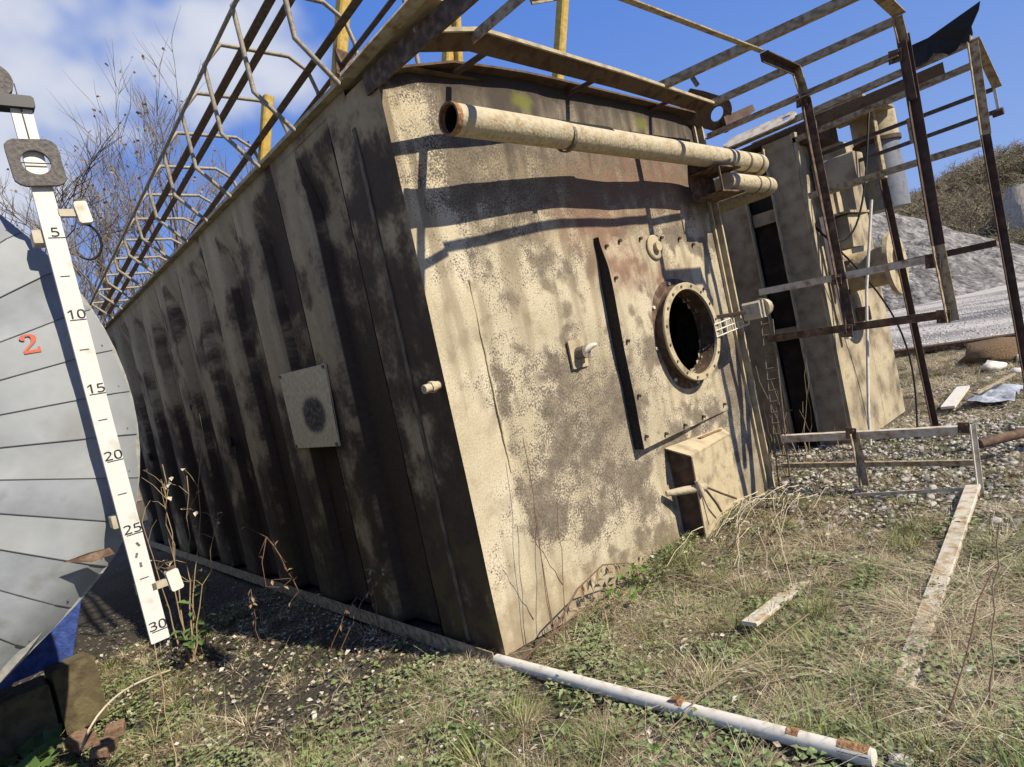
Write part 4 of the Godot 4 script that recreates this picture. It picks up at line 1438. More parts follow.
func make_gauge(o: Node3D) -> void:
	var z := -0.38
	var s := ST()
	var top := Vector3(-1.377, 2.838, z)
	var bot := Vector3(-1.349, 0.708, z)
	bevel_box(s, (top + bot) * 0.5, Vector3(0.066, top.distance_to(bot), 0.02), Basis(Vector3(0, 0, 1), 0.013), 0.003)
	var g := part("gauge_board", s, M.enamel, o)
	var at := func(y: float) -> float: return lerpf(bot.x, top.x, (y - bot.y) / (top.y - bot.y))
	for q in [["5", 2.328], ["10", 2.009], ["15", 1.718], ["20", 1.452], ["25", 1.157], ["30", 0.764]]:
		var y: float = q[1]
		var x: float = at.call(y)
		var n := part("gauge_figure", text(q[0], 0.034, "Droid Sans", 0.002), M.ink, g)
		n.position = Vector3(x + 0.004, y + 0.008, z + 0.0115)
		n.scale = Vector3(1.25, 1, 1)
		s = ST()
		box(s, Vector3(x + 0.006, y - 0.014, z + 0.0108), Vector3(0.054, 0.003, 0.0015))
		part("gauge_mark", s, M.ink, g)
	for y in [2.165, 1.879, 1.602, 1.306, 0.966]:
		s = ST()
		box(s, Vector3(at.call(y), y, z + 0.0108), Vector3(0.030, 0.003, 0.0015))
		part("gauge_mark", s, M.ink, g)
	# worn print under the 25 mark
	for q in [[1.10, 0.008], [1.06, -0.006], [1.02, 0.0]]:
		s = ST()
		box(s, Vector3(at.call(q[0]) + q[1], q[0], z + 0.0108), Vector3(0.008, 0.018, 0.0015), Basis(Vector3(0, 0, 1), q[1] * 60.0))
		part("print_scrap", s, M.plate_grey, g)
	# sliding sight with a round window
	s = ST()
	var sq := func(ph: float) -> float: return minf(0.082 / maxf(absf(cos(ph)), 0.01), minf(0.088 / maxf(absf(sin(ph)), 0.01), 0.105))
	holed_plate(s, Transform3D(Basis(Vector3(0, 0, 1), 0.05), Vector3(-1.374, 2.596, z + 0.022)), sq, 0.046, 0.016)
	var sight := part("sight_plate", s, M.plate_grey, o)
	s = ST()
	box(s, Vector3(-1.374, 2.596, z + 0.02), Vector3(0.096, 0.0035, 0.003))
	part("sight_wire", s, M.ink, sight)
	# head clamp, pulley and wire
	s = ST()
	bevel_box(s, Vector3(-1.393, 2.828, z + 0.0), Vector3(0.12, 0.045, 0.06), Basis(), 0.008)
	bar(s, Vector3(-1.44, 2.828, z), Vector3(-2.2, 2.86, z), 0.035, 0.035)
	part("head_clamp", s, M.black_plastic, o)
	s = ST()
	lathe(s, [Vector2(0.0, -0.02), Vector2(0.065, -0.02), Vector2(0.065, -0.012), Vector2(0.052, 0.0), Vector2(0.065, 0.012), Vector2(0.065, 0.02), Vector2(0.0, 0.02)], facing_z(Vector3(-1.447, 2.905, z)), 24, false)
	part("pulley", s, M.plate_grey, o)
	s = ST()
	tube(s, [Vector3(-1.380, 2.90, z + 0.013), Vector3(-1.374, 2.66, z + 0.014)], [0.0022], 4)
	part("gauge_wire", s, M.plate_grey, o)
	# brackets that hold the board off the tank
	for q in [[2.325, -1.418], [1.205, -1.392], [0.918, -1.362]]:
		s = ST()
		bevel_box(s, Vector3(q[1] + 0.005, q[0], z - 0.04), Vector3(0.045, 0.05, 0.07), Basis(), 0.004)
		part("stand_off", s, M.plastic, g)
	# level switches with a looped cable
	for q in [[2.411, -1.291], [0.919, -1.284]]:
		s = ST()
		bevel_box(s, Vector3(q[1] + 0.03, q[0], z + 0.0), Vector3(0.045, 0.085, 0.04), Basis(Vector3(0, 0, 1), 0.1), 0.006)
		var b := part("level_switch", s, M.white, o)
		s = ST()
		box(s, Vector3(q[1] - 0.02, q[0], z), Vector3(0.06, 0.028, 0.02))
		part("switch_arm", s, M.plastic, b)
		s = ST()
		box(s, Vector3(q[1] + 0.028, q[0] + 0.046, z + 0.002), Vector3(0.03, 0.012, 0.03))
		part("switch_cap", s, M.rail_rust, b)
		if q[0] > 2.0:
			s = ST()
			var pts := []
			for k in 16:
				var t := k / 15.0
				pts.append(Vector3(q[1] + 0.03 + 0.045 * sin(t * PI * 1.25), q[0] - 0.04 - 0.13 * (0.5 - 0.5 * cos(t * PI * 1.25)), z - 0.01 - 0.05 * t))
			tube(s, pts, [0.005], 5)
			part("cable_loop", s, M.cable, b)

# ------------------------------------------------------------------ things lying about
func lump(sd: int, r: Vector3) -> SurfaceTool:
	var n := fnoise(sd, 1.1, 2)
	var rows := []
	for j in 6:
		var th := -PI / 2 + PI * j / 5.0
		var row := []
		for i in 9:
			var ph := TAU * i / 8.0
			var d := Vector3(cos(ph) * cos(th), sin(th), -sin(ph) * cos(th))
			var k := 0.85 + 0.4 * n.get_noise_3dv(d + Vector3(sd, 0, 0))
			row.append([Vector3(d.x * r.x, d.y * r.y, d.z * r.z) * k, Vector2(i / 8.0, j / 5.0)])
		rows.append(row)
	return sheet(rows)

func make_ground_items() -> void:
	# timber and blocks under the tank cradle
	var t := thing("timber_block", "weathered square timber standing on end under the blue tank cradle", "timber")
	var s := ST()
	bevel_box(s, Vector3(-1.55, 0.19, -1.93), Vector3(0.20, 0.36, 0.16), Basis(Vector3.UP, 0.15), 0.01)
	part("timber", s, M.wood, t)
	t = thing("timber_sleeper", "long dark timber sleeper lying under the blue cradle at the left edge", "timber")
	s = ST()
	bevel_box(s, Vector3(-2.5, 0.17, -1.95), Vector3(1.68, 0.30, 0.22), Basis(), 0.012)
	part("timber", s, M.wood, t)
	var k := 0
	for q in [[-1.60, 0.06, -1.55, 0.4, 0.10, 0.06, 0.10, "broken brick lying nearest the timber block"], [-1.46, 0.05, -1.50, -0.3, 0.09, 0.05, 0.07, "small broken brick lying right of the other two under the tank"], [-1.53, 0.045, -1.36, 1.0, 0.12, 0.05, 0.08, "pinkish broken brick lying nearest the viewer below the tank"]]:
		t = thing("broken_brick", q[7], "brick", Vector3.ZERO, "broken bricks under the tank")
		s = ST()
		bevel_box(s, Vector3(q[0], q[1], q[2]), Vector3(q[4], q[5], q[6]), Basis(Vector3.UP, q[3]) * Basis(Vector3.RIGHT, 0.2), 0.008)
		part("brick", s, M.brick, t)
		k += 1
	t = thing("bent_strip", "pale bent metal strip lying in weeds below the round tank", "metal strip")
	s = ST()
	var pts := []
	for i in 12:
		var u := i / 11.0
		pts.append(Vector3(-1.62 + 0.52 * u, 0.10 + 0.10 * sin(PI * pow(u, 0.7)), -1.32 - 0.55 * u))
	tube(s, pts, [0.006], 6)
	part("strip", s, M.white_rust, t)
	# plank pieces on the ground at the right
	t = thing("white_plank", "white board lying in the dry grass beyond the railing", "board")
	s = ST()
	bevel_box(s, Vector3(6.15, 0.06, 0.62), Vector3(1.15, 0.03, 0.12), Basis(Vector3.UP, 0.08), 0.004)
	part("board", s, M.white, t)
	t = thing("scrap_sheet", "crumpled bluish sheet scrap on the ground at the right edge", "metal scrap")
	var cn := fnoise(501, 2.2, 3)
	var rows := []
	for j in 9:
		var r := []
		for i in 15:
			var x := 5.75 + 0.75 * i / 14.0
			var z := 1.18 - 0.40 * j / 8.0
			r.append([Vector3(x, 0.07 + 0.07 * cn.get_noise_2d(x * 2.0, z * 2.0) + 0.02 * sin(i * 0.9), z), Vector2(i / 14.0, j / 8.0)])
		rows.append(r)
	part("sheet", sheet(rows), worn(502, 0.02, [[0.0, 120, 128, 138], [0.5, 165, 172, 180], [1.0, 190, 192, 192]], 0.7, 2.0, 0.2), t)
	t = thing("scrap_bar", "rusty flat bar resting on the ground behind the bluish scrap", "metal scrap")
	s = ST()
	bar(s, Vector3(5.9, 0.12, 0.85), Vector3(6.7, 0.16, 1.05), 0.05, 0.02)
	part("bar", s, M.rail, t)
	t = thing("ground_pipe", "grey pipe on short supports lying low at the right edge", "pipe")
	s = ST()
	tube(s, [Vector3(3.6, 0.16, 1.3), Vector3(4.8, 0.17, 2.2)], [0.035], 10)
	part("pipe", s, M.rail_rust, t)
	s = ST()
	bevel_box(s, Vector3(4.15, 0.07, 1.7), Vector3(0.10, 0.14, 0.10), Basis(), 0.01)
	part("support", s, M.white, t)
	t = thing("steel_edging", "long rusty steel edging bar between the grass and the gravel yard", "edging")
	s = ST()
	bar(s, Vector3(10.75, 0.10, -6.0), Vector3(10.85, 0.11, 3.5), 0.14, 0.12)
	part("bar", s, M.rail_rust, t)
	t = thing("mossy_mound", "low brown mound of dead weeds near the steel edging", "mound")
	part("mound", lump(9, Vector3(0.75, 0.26, 0.6)), worn(503, 0.03, [[0.0, 58, 44, 30], [0.5, 104, 82, 54], [1.0, 126, 104, 70]], 0.95, 2.0, 0.5), t)
	t.position = Vector3(9.2, 0.05, 0.55)
	for q in [[8.15, 0.62, 0.16, "pale flat stone lying in front of the brown mound"], [8.7, 0.85, 0.10, "small white stone lying right beside the brown mound"], [7.6, 0.95, 0.08, "smallest white stone lying nearest the bluish scrap"]]:
		t = thing("white_stone", q[3], "stone", Vector3(q[0], 0.05, q[1]), "white stones near the mound")
		part("stone", lump(int(q[0] * 10), Vector3(q[2] * 1.5, q[2] * 0.6, q[2])), M.white, t)
	t = thing("pale_stone", "pale broken stone at the end of the white pole in the grass", "stone", Vector3(0.12, 0.02, 1.70))
	part("stone", lump(21, Vector3(0.06, 0.035, 0.05)), M.chunk, t)
	# black sheet caught on the second silo's rail
	t = thing("black_sheet", "torn black rubber sheet caught on the railing against the sky", "rubber sheet")
	s = ST()
	var out := [[3.292, 1.676], [3.211, 1.331], [3.205, 1.23], [3.073, 1.173], [3.03, 1.215], [3.048, 1.30], [3.085, 1.345], [3.068, 1.40], [3.036, 1.434], [3.045, 1.48], [3.084, 1.517], [3.054, 1.56], [3.10, 1.60], [3.156, 1.60], [3.24, 1.66]]
	var poly := PackedVector2Array()
	for q in out:
		poly.append(Vector2(q[1], q[0]))
	var idx := Geometry2D.triangulate_polygon(poly)
	for i in range(0, idx.size(), 3):
		var tr := []
		for m in 3:
			var v := poly[idx[i + m]]
			tr.append(Vector3(4.17 + 0.03 * sin(v.x * 14.0), v.y, v.x))
		tri(s, tr[0], tr[1], tr[2])
		tri(s, tr[2] + Vector3(0.012, 0, 0), tr[1] + Vector3(0.012, 0, 0), tr[0] + Vector3(0.012, 0, 0))
	for i in out.size():
		var a := poly[i]
		var b := poly[(i + 1) % out.size()]
		var p := Vector3(4.17 + 0.03 * sin(a.x * 14.0), a.y, a.x)
		var q := Vector3(4.17 + 0.03 * sin(b.x * 14.0), b.y, b.x)
		quad(s, p, q, q + Vector3(0.012, 0, 0), p + Vector3(0.012, 0, 0))
	part("sheet", s, M.rubber, t)

# ------------------------------------------------------------------ background
func twig_tree(trunk: SurfaceTool, crown: SurfaceTool, leaves: SurfaceTool, rg: RandomNumberGenerator, height: float, depth: int, spread: float, leaf_chance: float) -> void:
	var stack := [[Vector3.ZERO, Vector3(rg.randf_range(-0.06, 0.06), 1, rg.randf_range(-0.06, 0.06)).normalized(), height * 0.42, height * 0.016, 0]]
	while stack.size() > 0:
		var b = stack.pop_back()
		var p: Vector3 = b[0]
		var d: Vector3 = b[1]
		var l: float = b[2]
		var r: float = b[3]
		var lev: int = b[4]
		var n := 5 if lev < 2 else (4 if lev < 4 else 3)
		var pts := [p]
		var rad := [r]
		var end_r := r * (0.62 if lev < depth else 0.3)
		for i in n:
			d = (d + Vector3(rg.randf_range(-1, 1), rg.randf_range(-0.5, 0.75), rg.randf_range(-1, 1)) * 0.13).normalized()
			p += d * l / n
			pts.append(p)
			rad.append(lerpf(r, end_r, (i + 1.0) / n))
		tube(trunk if lev == 0 else crown, pts, rad, 8 if lev == 0 else (5 if lev < 3 else 3), false)
		if lev >= depth:
			if rg.randf() < leaf_chance:
				for m in 2:
					var x := Vector3(rg.randf_range(-1, 1), rg.randf_range(-1, 1), rg.randf_range(-1, 1)).normalized() * 0.06
					var y := x.cross(Vector3(rg.randf_range(-1, 1), 1, rg.randf_range(-1, 1))).normalized() * 0.03
					quad(leaves, p - y, p + x - y, p + x + y, p + y)
			continue
		var kids := rg.randi_range(3, 4) if lev < depth - 1 else rg.randi_range(3, 5)
		if lev == 0:
			kids = 6
		for i in kids:
			var t := rg.randf_range(0.35, 1.0) if i > 0 else 1.0
			var f := t * n
			var a := mini(int(f), n - 1)
			var q: Vector3 = pts[a].lerp(pts[a + 1], f - a)
			var side := Vector3(rg.randf_range(-1, 1), rg.randf_range(-0.2, 0.5), rg.randf_range(-1, 1)).normalized()
			var nd := (d + side * spread * (0.55 if i == 0 else 1.0)).normalized()
			stack.append([q, nd, l * rg.randf_range(0.55, 0.8), maxf(rad[a] * rg.randf_range(0.5, 0.7), 0.0085), lev + 1])

func tree(called: String, label: String, category: String, at: Vector3, height: float, depth: int, spread: float, sd: int, bark: Material, leaf_chance := 0.0) -> void:
	var t := thing(called, label, category, at)
	var rg := RandomNumberGenerator.new()
	rg.seed = sd
	var a := ST()
	var b := ST()
	var c := ST()
	twig_tree(a, b, c, rg, height, depth, spread, leaf_chance)
	part("trunk", a, bark, t)
	part("crown", b, bark, t)
	if leaf_chance > 0.0:
		part("dry_leaves", c, M.leaf_dry, t)

func make_background() -> void:
	var wood := worn(601, 0.02, [[0.0, 104, 94, 82], [1.0, 150, 136, 118]], 0.95, 0.8, 0.0)
	var dark_wood := worn(602, 0.02, [[0.0, 62, 54, 48], [1.0, 98, 86, 76]], 0.95, 0.8, 0.0)
	tree("bare_tree", "tall slender bare tree with a few dead leaves behind the ladder cage", "tree", Vector3(3.0, 0, -17.5), 10.6, 5, 0.62, 21, wood, 0.18)
	tree("bare_tree", "tall bare tree with a dense fine crown beside the top of the ladder cage", "tree", Vector3(2.0, 0, -18.0), 10.4, 5, 0.72, 93, wood, 0.12)
	tree("bare_tree", "dark gnarled bare tree behind the gauge board at the left edge", "tree", Vector3(-0.9, 0, -12.5), 6.8, 5, 0.95, 33, dark_wood)
	tree("bare_tree", "pale bare tree low behind the near hoops of the ladder cage", "tree", Vector3(6.8, 0, -17.0), 8.0, 5, 0.7, 47, wood, 0.06)
	tree("bare_tree", "small bushy bare tree where the cage meets the tank's rim", "tree", Vector3(1.3, 0, -15.5), 6.2, 5, 0.8, 52, wood)
	tree("bare_tree", "thin bare tree with fine twigs between gauge board and ladder cage", "tree", Vector3(0.9, 0, -20.0), 7.4, 5, 0.75, 68, wood, 0.10)
	# grey gravel heap
	var hn := fnoise(603, 0.16, 5)
	var hf := fnoise(604, 0.8, 4)
	var rows := []
	for j in range(120, -1, -1):
		var r := []
		for i in 141:
			var x := 19.0 + 44.0 * i / 140.0
			var z := -34.0 + 40.0 * j / 120.0
			var d := Vector2((x - 40.0) / 17.0, (z + 15.5) / 15.0).length()
			var y := 8.6 * clampf(1.0 - d, 0.0, 1.0) + 0.0
			y = maxf(0.0, y + hn.get_noise_2d(x, z) * 0.6 * smoothstep(0.0, 2.0, y) + (0.3 - absf(hf.get_noise_2d(x, z))) * 0.4 * smoothstep(0.0, 1.0, y))
			r.append([Vector3(x, y - 0.15, z), Vector2(x, z), Color(0.18, 0.17, 0.155).lerp(Color(0.46, 0.435, 0.40), clampf(0.45 + hf.get_noise_2d(x * 1.5, z * 1.5) * 2.0 + hn.get_noise_2d(x * 4.0, z) * 0.8, 0, 1))])
		rows.append(r)
	var heap := StandardMaterial3D.new()
	heap.vertex_color_use_as_albedo = true
	heap.albedo_texture = noise_tex(610, 0.07, [[0.0, 70, 70, 72], [0.5, 190, 190, 192], [0.7, 235, 235, 235], [1.0, 255, 255, 255]], 512, 6)
	heap.uv1_triplanar = true
	heap.uv1_world_triplanar = true
	heap.uv1_scale = Vector3.ONE * 0.11
	heap.roughness = 1.0
	heap.heightmap_enabled = true
	heap.heightmap_texture = M.grain
	heap.heightmap_scale = 30.0
	structure("gravel_heap", sheet(rows), heap)
	# hillside with bare scrub
	rows = []
	var ln := fnoise(605, 0.02, 4)
	for j in range(60, -1, -1):
		var r := []
		for i in 41:
			var x := 62.0 + 120.0 * i / 40.0
			var z := -95.0 + 150.0 * j / 60.0
			r.append([Vector3(x, hill_y(x, z, ln), z), Vector2(x, z), Color(0.19, 0.155, 0.095).lerp(Color(0.12, 0.115, 0.05), clampf(0.5 + ln.get_noise_2d(x * 3.0, z * 3.0) * 1.5, 0, 1))])
		rows.append(r)
	var hm := StandardMaterial3D.new()
	hm.vertex_color_use_as_albedo = true
	hm.roughness = 1.0
	structure("hillside", sheet(rows), hm)
	for q in [[Vector3(79, 0, -6.6), Vector3(8, 7.6, 4.6), 12, "pale_spoil_heap", "pale spoil heap on the hillside at the right edge"], [Vector3(60, 0, -4.2), Vector3(5, 4.6, 2.1), 15, "pale_spoil_heap", "lower pale spoil heap in front of the scrub at the right edge"]]:
		var p: Vector3 = q[0]
		p.y = hill_y(p.x, p.z, ln) - 0.4
		var o := part(q[3], lump(q[2], q[1]), worn(606 + q[2], 0.03, [[0.0, 96, 90, 80], [0.5, 146, 139, 126], [1.0, 176, 170, 158]], 0.95, 0.25, 0.0))
		o.position = p
		tag(o, q[4], "spoil heap", "pale spoil heaps")
	# scrub: one mass of bare bushes
	for v in 3:
		var rg := RandomNumberGenerator.new()
		rg.seed = 700 + v
		var s := ST()
		for k in 11:
			var dir := Vector3(rg.randf_range(-0.6, 0.6), 1, rg.randf_range(-0.6, 0.6)).normalized()
			var l := rg.randf_range(0.6, 1.0)
			tube(s, [Vector3.ZERO, dir * l * 0.5, dir * l + Vector3(rg.randf_range(-0.1, 0.1), 0, rg.randf_range(-0.1, 0.1))], [0.02, 0.013, 0.004], 3, false)
			for m in 9:
				var p := dir * l * rg.randf_range(0.3, 0.95)
				var e := p + Vector3(rg.randf_range(-1, 1), rg.randf_range(0.0, 1.0), rg.randf_range(-1, 1)) * 0.28
				tube(s, [p, e], [0.009, 0.003], 3, false)
				for q in 4:
					var p2 := p.lerp(e, rg.randf_range(0.3, 1.0))
					tube(s, [p2, p2 + Vector3(rg.randf_range(-1, 1), rg.randf_range(-0.2, 1.0), rg.randf_range(-1, 1)) * 0.14], [0.006, 0.002], 3, false)
		var mesh := s.commit()
		var where := []
		var cols := []
		while where.size() < 560:
			var x := rg.randf_range(58.0, 150.0)
			var z := rg.randf_range(-80.0, 20.0)
			var hgt := rg.randf_range(2.6, 5.5) * (1.0 if x > 70 else 0.7)
			if rg.randf() > 0.6 + ln.get_noise_2d(x * 3.0, z * 3.0):
				continue
			if Vector2((x - 79) / 9.0, (z + 6.6) / 5.0).length() < 0.8 or Vector2((x - 60) / 6.0, (z + 4.2) / 3.0).length() < 1.1:
				continue
			where.append(Transform3D(Basis(Vector3.UP, rg.randf() * TAU).scaled(Vector3(hgt * 1.25, hgt, hgt * 1.25)), Vector3(x, hill_y(x, z, ln) - 0.2, z)))
			var c := Color(0.18, 0.14, 0.095).lerp(Color(0.15, 0.145, 0.065), rg.randf())
			cols.append(c.lerp(Color(0.28, 0.23, 0.16), rg.randf() * 0.7))
		scatter("hillside_scrub", mesh, M.tinted, where, cols, ["bare brown scrub covering the far hillside", "thin bare bushes spread across the far hillside", "dense bare thicket on the far hillside"][v], "scrub")
	var big := fnoise(1, 1.0, 1)
	tree("hill_tree", "dark bare tree standing out before the hillside scrub at the right", "tree", Vector3(58.0, hill_y(58, -10.3, ln) - 0.3, -8.2), 7.5, 4, 0.8, 81, dark_wood)
	tree("hill_tree", "pale fine-twigged tree rising above the hill's skyline", "tree", Vector3(84.0, hill_y(84, -18, ln), -17.2), 6.0, 4, 0.8, 84, wood)

func hill_y(x: float, z: float, ln: FastNoiseLite) -> float:
	var y := 15.5 * smoothstep(62.0, 150.0, x + ln.get_noise_2d(x, z) * 14.0) * (0.55 + 0.45 * smoothstep(-46.0, -14.0, z))
	return y + ln.get_noise_2d(x * 2.0, z * 2.0) * 1.5 * smoothstep(62.0, 75.0, x) - 0.2

# ------------------------------------------------------------------ single plants
func stem_path(from: Vector3, to: Vector3, sag: float, rg: RandomNumberGenerator, n := 9, rough := 0.02) -> Array:
	var pts := []
	for i in n:
		var t := i / float(n - 1)
		var p := from.lerp(to, t)
		p.y += sag * sin(PI * t)
		if i > 0 and i < n - 1:
			p += Vector3(rg.randf_range(-1, 1), rg.randf_range(-1, 1), rg.randf_range(-1, 1)) * rough
		pts.append(p)
	return pts

func leaf_quad(s: SurfaceTool, p: Vector3, d: Vector3, l: float, w: float, rg: RandomNumberGenerator) -> void:
	var z := d.normalized()
	var x := z.cross(Vector3(rg.randf_range(-0.4, 0.4), 1, rg.randf_range(-0.4, 0.4))).normalized() * w
	var up := x.cross(z).normalized() * w * 0.35
	var m := p + z * l * 0.5
	var e := p + z * l - up
	tri(s, p, m + x + up, m)
	tri(s, p, m, m - x + up)
	tri(s, m, m + x + up, e)
	tri(s, m, e, m - x + up)

func make_plants() -> void:
	var rg := RandomNumberGenerator.new()
	rg.seed = 900
	# tall dead weed beside the gauge board
	var t := thing("dead_weed", "tall branching dead weed growing beside the foot of the gauge board", "dead weed")
	var base := Vector3(-0.95, 0.0, -2.15)
	var s := ST()
	var l := ST()
	for q in [Vector3(-0.52, 1.42, -2.2), Vector3(-0.80, 1.30, -2.25), Vector3(-0.88, 1.22, -2.0), Vector3(-0.66, 1.18, -2.3), Vector3(-1.02, 0.98, -2.1), Vector3(-0.60, 0.85, -2.05)]:
		var pts := stem_path(base + Vector3(rg.randf_range(-0.05, 0.05), 0, 0), q, 0.03, rg, 9, 0.02)
		tube(s, pts, [0.008, 0.006, 0.005, 0.004, 0.003], 5, false)
		for k in 6:
			var a: Vector3 = pts[rg.randi_range(3, 8)]
			var e := a + Vector3(rg.randf_range(-0.14, 0.14), rg.randf_range(0.02, 0.18), rg.randf_range(-0.1, 0.1))
			tube(s, [a, a.lerp(e, 0.5) + Vector3(0, 0.02, 0), e], [0.003, 0.002, 0.0015], 3, false)
			if k < 3:
				leaf_quad(l, e, Vector3(rg.randf_range(-1, 1), rg.randf_range(-0.6, 0.3), rg.randf_range(-1, 1)), 0.045, 0.016, rg)
	part("stems", s, M.stalk, t)
	part("dry_leaves", l, M.leaf_pale, t)
	# arched dead stem in the silo's shadow
	t = thing("dead_plant", "reddish arching dead stem leaning against the dark silo wall", "dead weed")
	s = ST()
	l = ST()
	var p0 := Vector3(-0.32, 0.0, -1.45)
	var p1 := Vector3(-0.50, 0.74, -1.5)
	var main := stem_path(p0, p1, 0.03, rg, 10, 0.012)
	tube(s, main, [0.007, 0.006, 0.005, 0.004], 5, false)
	tube(s, [p1, Vector3(-0.56, 0.60, -1.5), Vector3(-0.57, 0.45, -1.5), Vector3(-0.50, 0.42, -1.48)], [0.004, 0.003, 0.002], 4, false)
	for k in 12:
		var a: Vector3 = main[rg.randi_range(2, 9)]
		var e := a + Vector3(rg.randf_range(-0.12, 0.12), rg.randf_range(-0.15, 0.12), rg.randf_range(-0.08, 0.08))
		tube(s, [a, e], [0.0025, 0.0015], 3, false)
		leaf_quad(l, e, Vector3(rg.randf_range(-1, 1), rg.randf_range(-1, 0.1), rg.randf_range(-1, 1)), 0.04, 0.01, rg)
	part("stems", s, M.stalk_red, t)
	part("dry_leaves", l, M.leaf_dry, t)
	# second dead stem, drooping seed heads
	t = thing("dead_plant", "short drooping dead stem with hanging seed heads by the silo base rail", "dead weed")
	s = ST()
	l = ST()
	for q in [[Vector3(-0.36, 0.0, -1.15), Vector3(-0.10, 0.42, -0.9)], [Vector3(-0.62, 0.0, -1.75), Vector3(-0.60, 0.42, -1.7)], [Vector3(-0.40, 0.0, -1.2), Vector3(-0.22, 0.30, -1.05)], [Vector3(-0.2, 0.0, -0.9), Vector3(-0.14, 0.52, -0.95)]]:
		var pts := stem_path(q[0], q[1], 0.04, rg, 8, 0.01)
		tube(s, pts, [0.005, 0.004, 0.003], 4, false)
		for k in 14:
			var a: Vector3 = pts[rg.randi_range(3, 7)]
			leaf_quad(l, a, Vector3(rg.randf_range(-1, 1), rg.randf_range(-1.2, 0.2), rg.randf_range(-1, 1)), 0.045, 0.009, rg)
	part("stems", s, M.stalk_red, t)
	part("dry_leaves", l, M.leaf_dry, t)
	# green sapling
	t = thing("green_sapling", "small leafy green sapling growing right of the gauge board's foot", "sapling")
	s = ST()
	l = ST()
	for q in [[Vector3(-0.80, 0.0, -2.3), Vector3(-0.72, 0.50, -2.25)], [Vector3(-0.84, 0.0, -2.2), Vector3(-0.85, 0.36, -2.15)], [Vector3(-0.9, 0.0, -2.1), Vector3(-0.97, 0.26, -2.0)]]:
		var pts := stem_path(q[0], q[1], 0.0, rg, 8, 0.006)
		tube(s, pts, [0.005, 0.004, 0.003], 5, false)
		for k in 16:
			var a: Vector3 = pts[rg.randi_range(2, 7)]
			leaf_quad(l, a, Vector3(rg.randf_range(-1, 1), rg.randf_range(-0.1, 0.6), rg.randf_range(-1, 1)), rg.randf_range(0.06, 0.10), rg.randf_range(0.018, 0.03), rg)
	part("stems", s, M.stalk, t)
	part("leaves", l, M.leaf_big, t)
	# broad green leaves in the bottom left corner
	t = thing("broad_leaf_weed", "low weed with broad green leaves in the bottom left corner", "weed")
	l = ST()
	for k in 16:
		var a := Vector3(rg.randf_range(-2.05, -1.72), 0.03, rg.randf_range(-1.85, -1.3))
		leaf_quad(l, a, Vector3(rg.randf_range(-1, 1), rg.randf_range(0.2, 0.9), rg.randf_range(-1, 1)), rg.randf_range(0.10, 0.19), rg.randf_range(0.04, 0.07), rg)
	part("leaves", l, M.leaf_big, t)
	# thin stalks and a vine against the lit face
	t = thing("thin_stalks", "thin dead stalks standing against the lower lit face", "dead weed")
	s = ST()
	for q in [[Vector3(0.22, 0.0, 0.12), Vector3(0.36, 1.08, 0.06)], [Vector3(0.28, 0.0, 0.14), Vector3(0.47, 0.72, 0.10)], [Vector3(0.24, 0.1, 0.1), Vector3(0.34, 0.72, 0.05)], [Vector3(0.34, 0.3, 0.14), Vector3(0.22, 0.62, 0.12)]]:
		tube(s, stem_path(q[0], q[1], 0.0, rg, 9, 0.006), [0.004, 0.003, 0.002], 4, false)
	part("stems", s, M.stalk_red, t)
	t = thing("trailing_vine", "arching leafy vine trailing along the foot of the lit face", "vine")
	s = ST()
	l = ST()
	var vine := [Vector3(-0.02, 0.05, 0.10), Vector3(0.15, 0.14, 0.2), Vector3(0.38, 0.27, 0.2), Vector3(0.62, 0.30, 0.18), Vector3(0.85, 0.22, 0.16), Vector3(0.98, 0.10, 0.15)]
	tube(s, vine, [0.006, 0.006, 0.005, 0.004, 0.003], 5, false)
	tube(s, [vine[1], Vector3(0.40, 0.20, 0.26), Vector3(0.5, 0.32, 0.25)], [0.004, 0.003, 0.002], 4, false)
	for k in 26:
		var u := rg.randf_range(2.0, 4.9)
		var a: Vector3 = vine[int(u)].lerp(vine[int(u) + 1], u - int(u))
		leaf_quad(l, a, Vector3(rg.randf_range(-0.6, 0.6), -1, rg.randf_range(-0.2, 0.5)), rg.randf_range(0.04, 0.08), 0.008, rg)
	part("stems", s, M.stalk_red, t)
	part("dry_leaves", l, M.leaf_dry, t)
	t = thing("leafy_weed", "clump of small green leaves at the foot of the lit face", "weed")
	l = ST()
	for k in 60:
		var a := Vector3(rg.randf_range(0.62, 1.02), rg.randf_range(0.02, 0.20), rg.randf_range(0.05, 0.26))
		leaf_quad(l, a, Vector3(rg.randf_range(-1, 1), rg.randf_range(0.0, 0.9), rg.randf_range(-0.3, 1)), rg.randf_range(0.04, 0.07), rg.randf_range(0.012, 0.022), rg)
	part("leaves", l, M.leaf, t)
	# bramble twigs and straw heap beside the outlet box
	t = thing("straw_heap", "bundle of bleached twigs heaped at the silo's right foot", "twigs")
	s = ST()
	for k in 46:
		var a := Vector3(rg.randf_range(1.75, 2.9), rg.randf_range(0.02, 0.16), rg.randf_range(0.12, 0.5))
		var e := a + Vector3(rg.randf_range(-0.8, -0.1), rg.randf_range(-0.05, 0.06), rg.randf_range(-0.05, 0.45))
		tube(s, stem_path(a, e, 0.05, rg, 6, 0.012), [0.005, 0.004, 0.002], 4, false)
	part("twigs", s, worn(66, 0.05, [[0.0, 150, 136, 112], [0.5, 190, 178, 154], [1.0, 168, 150, 124]], 0.9, 2.0, 0.0), t)
	t = thing("weed_clump", "dead weeds standing in the dark gap between the two silos", "dead weed")
	s = ST()
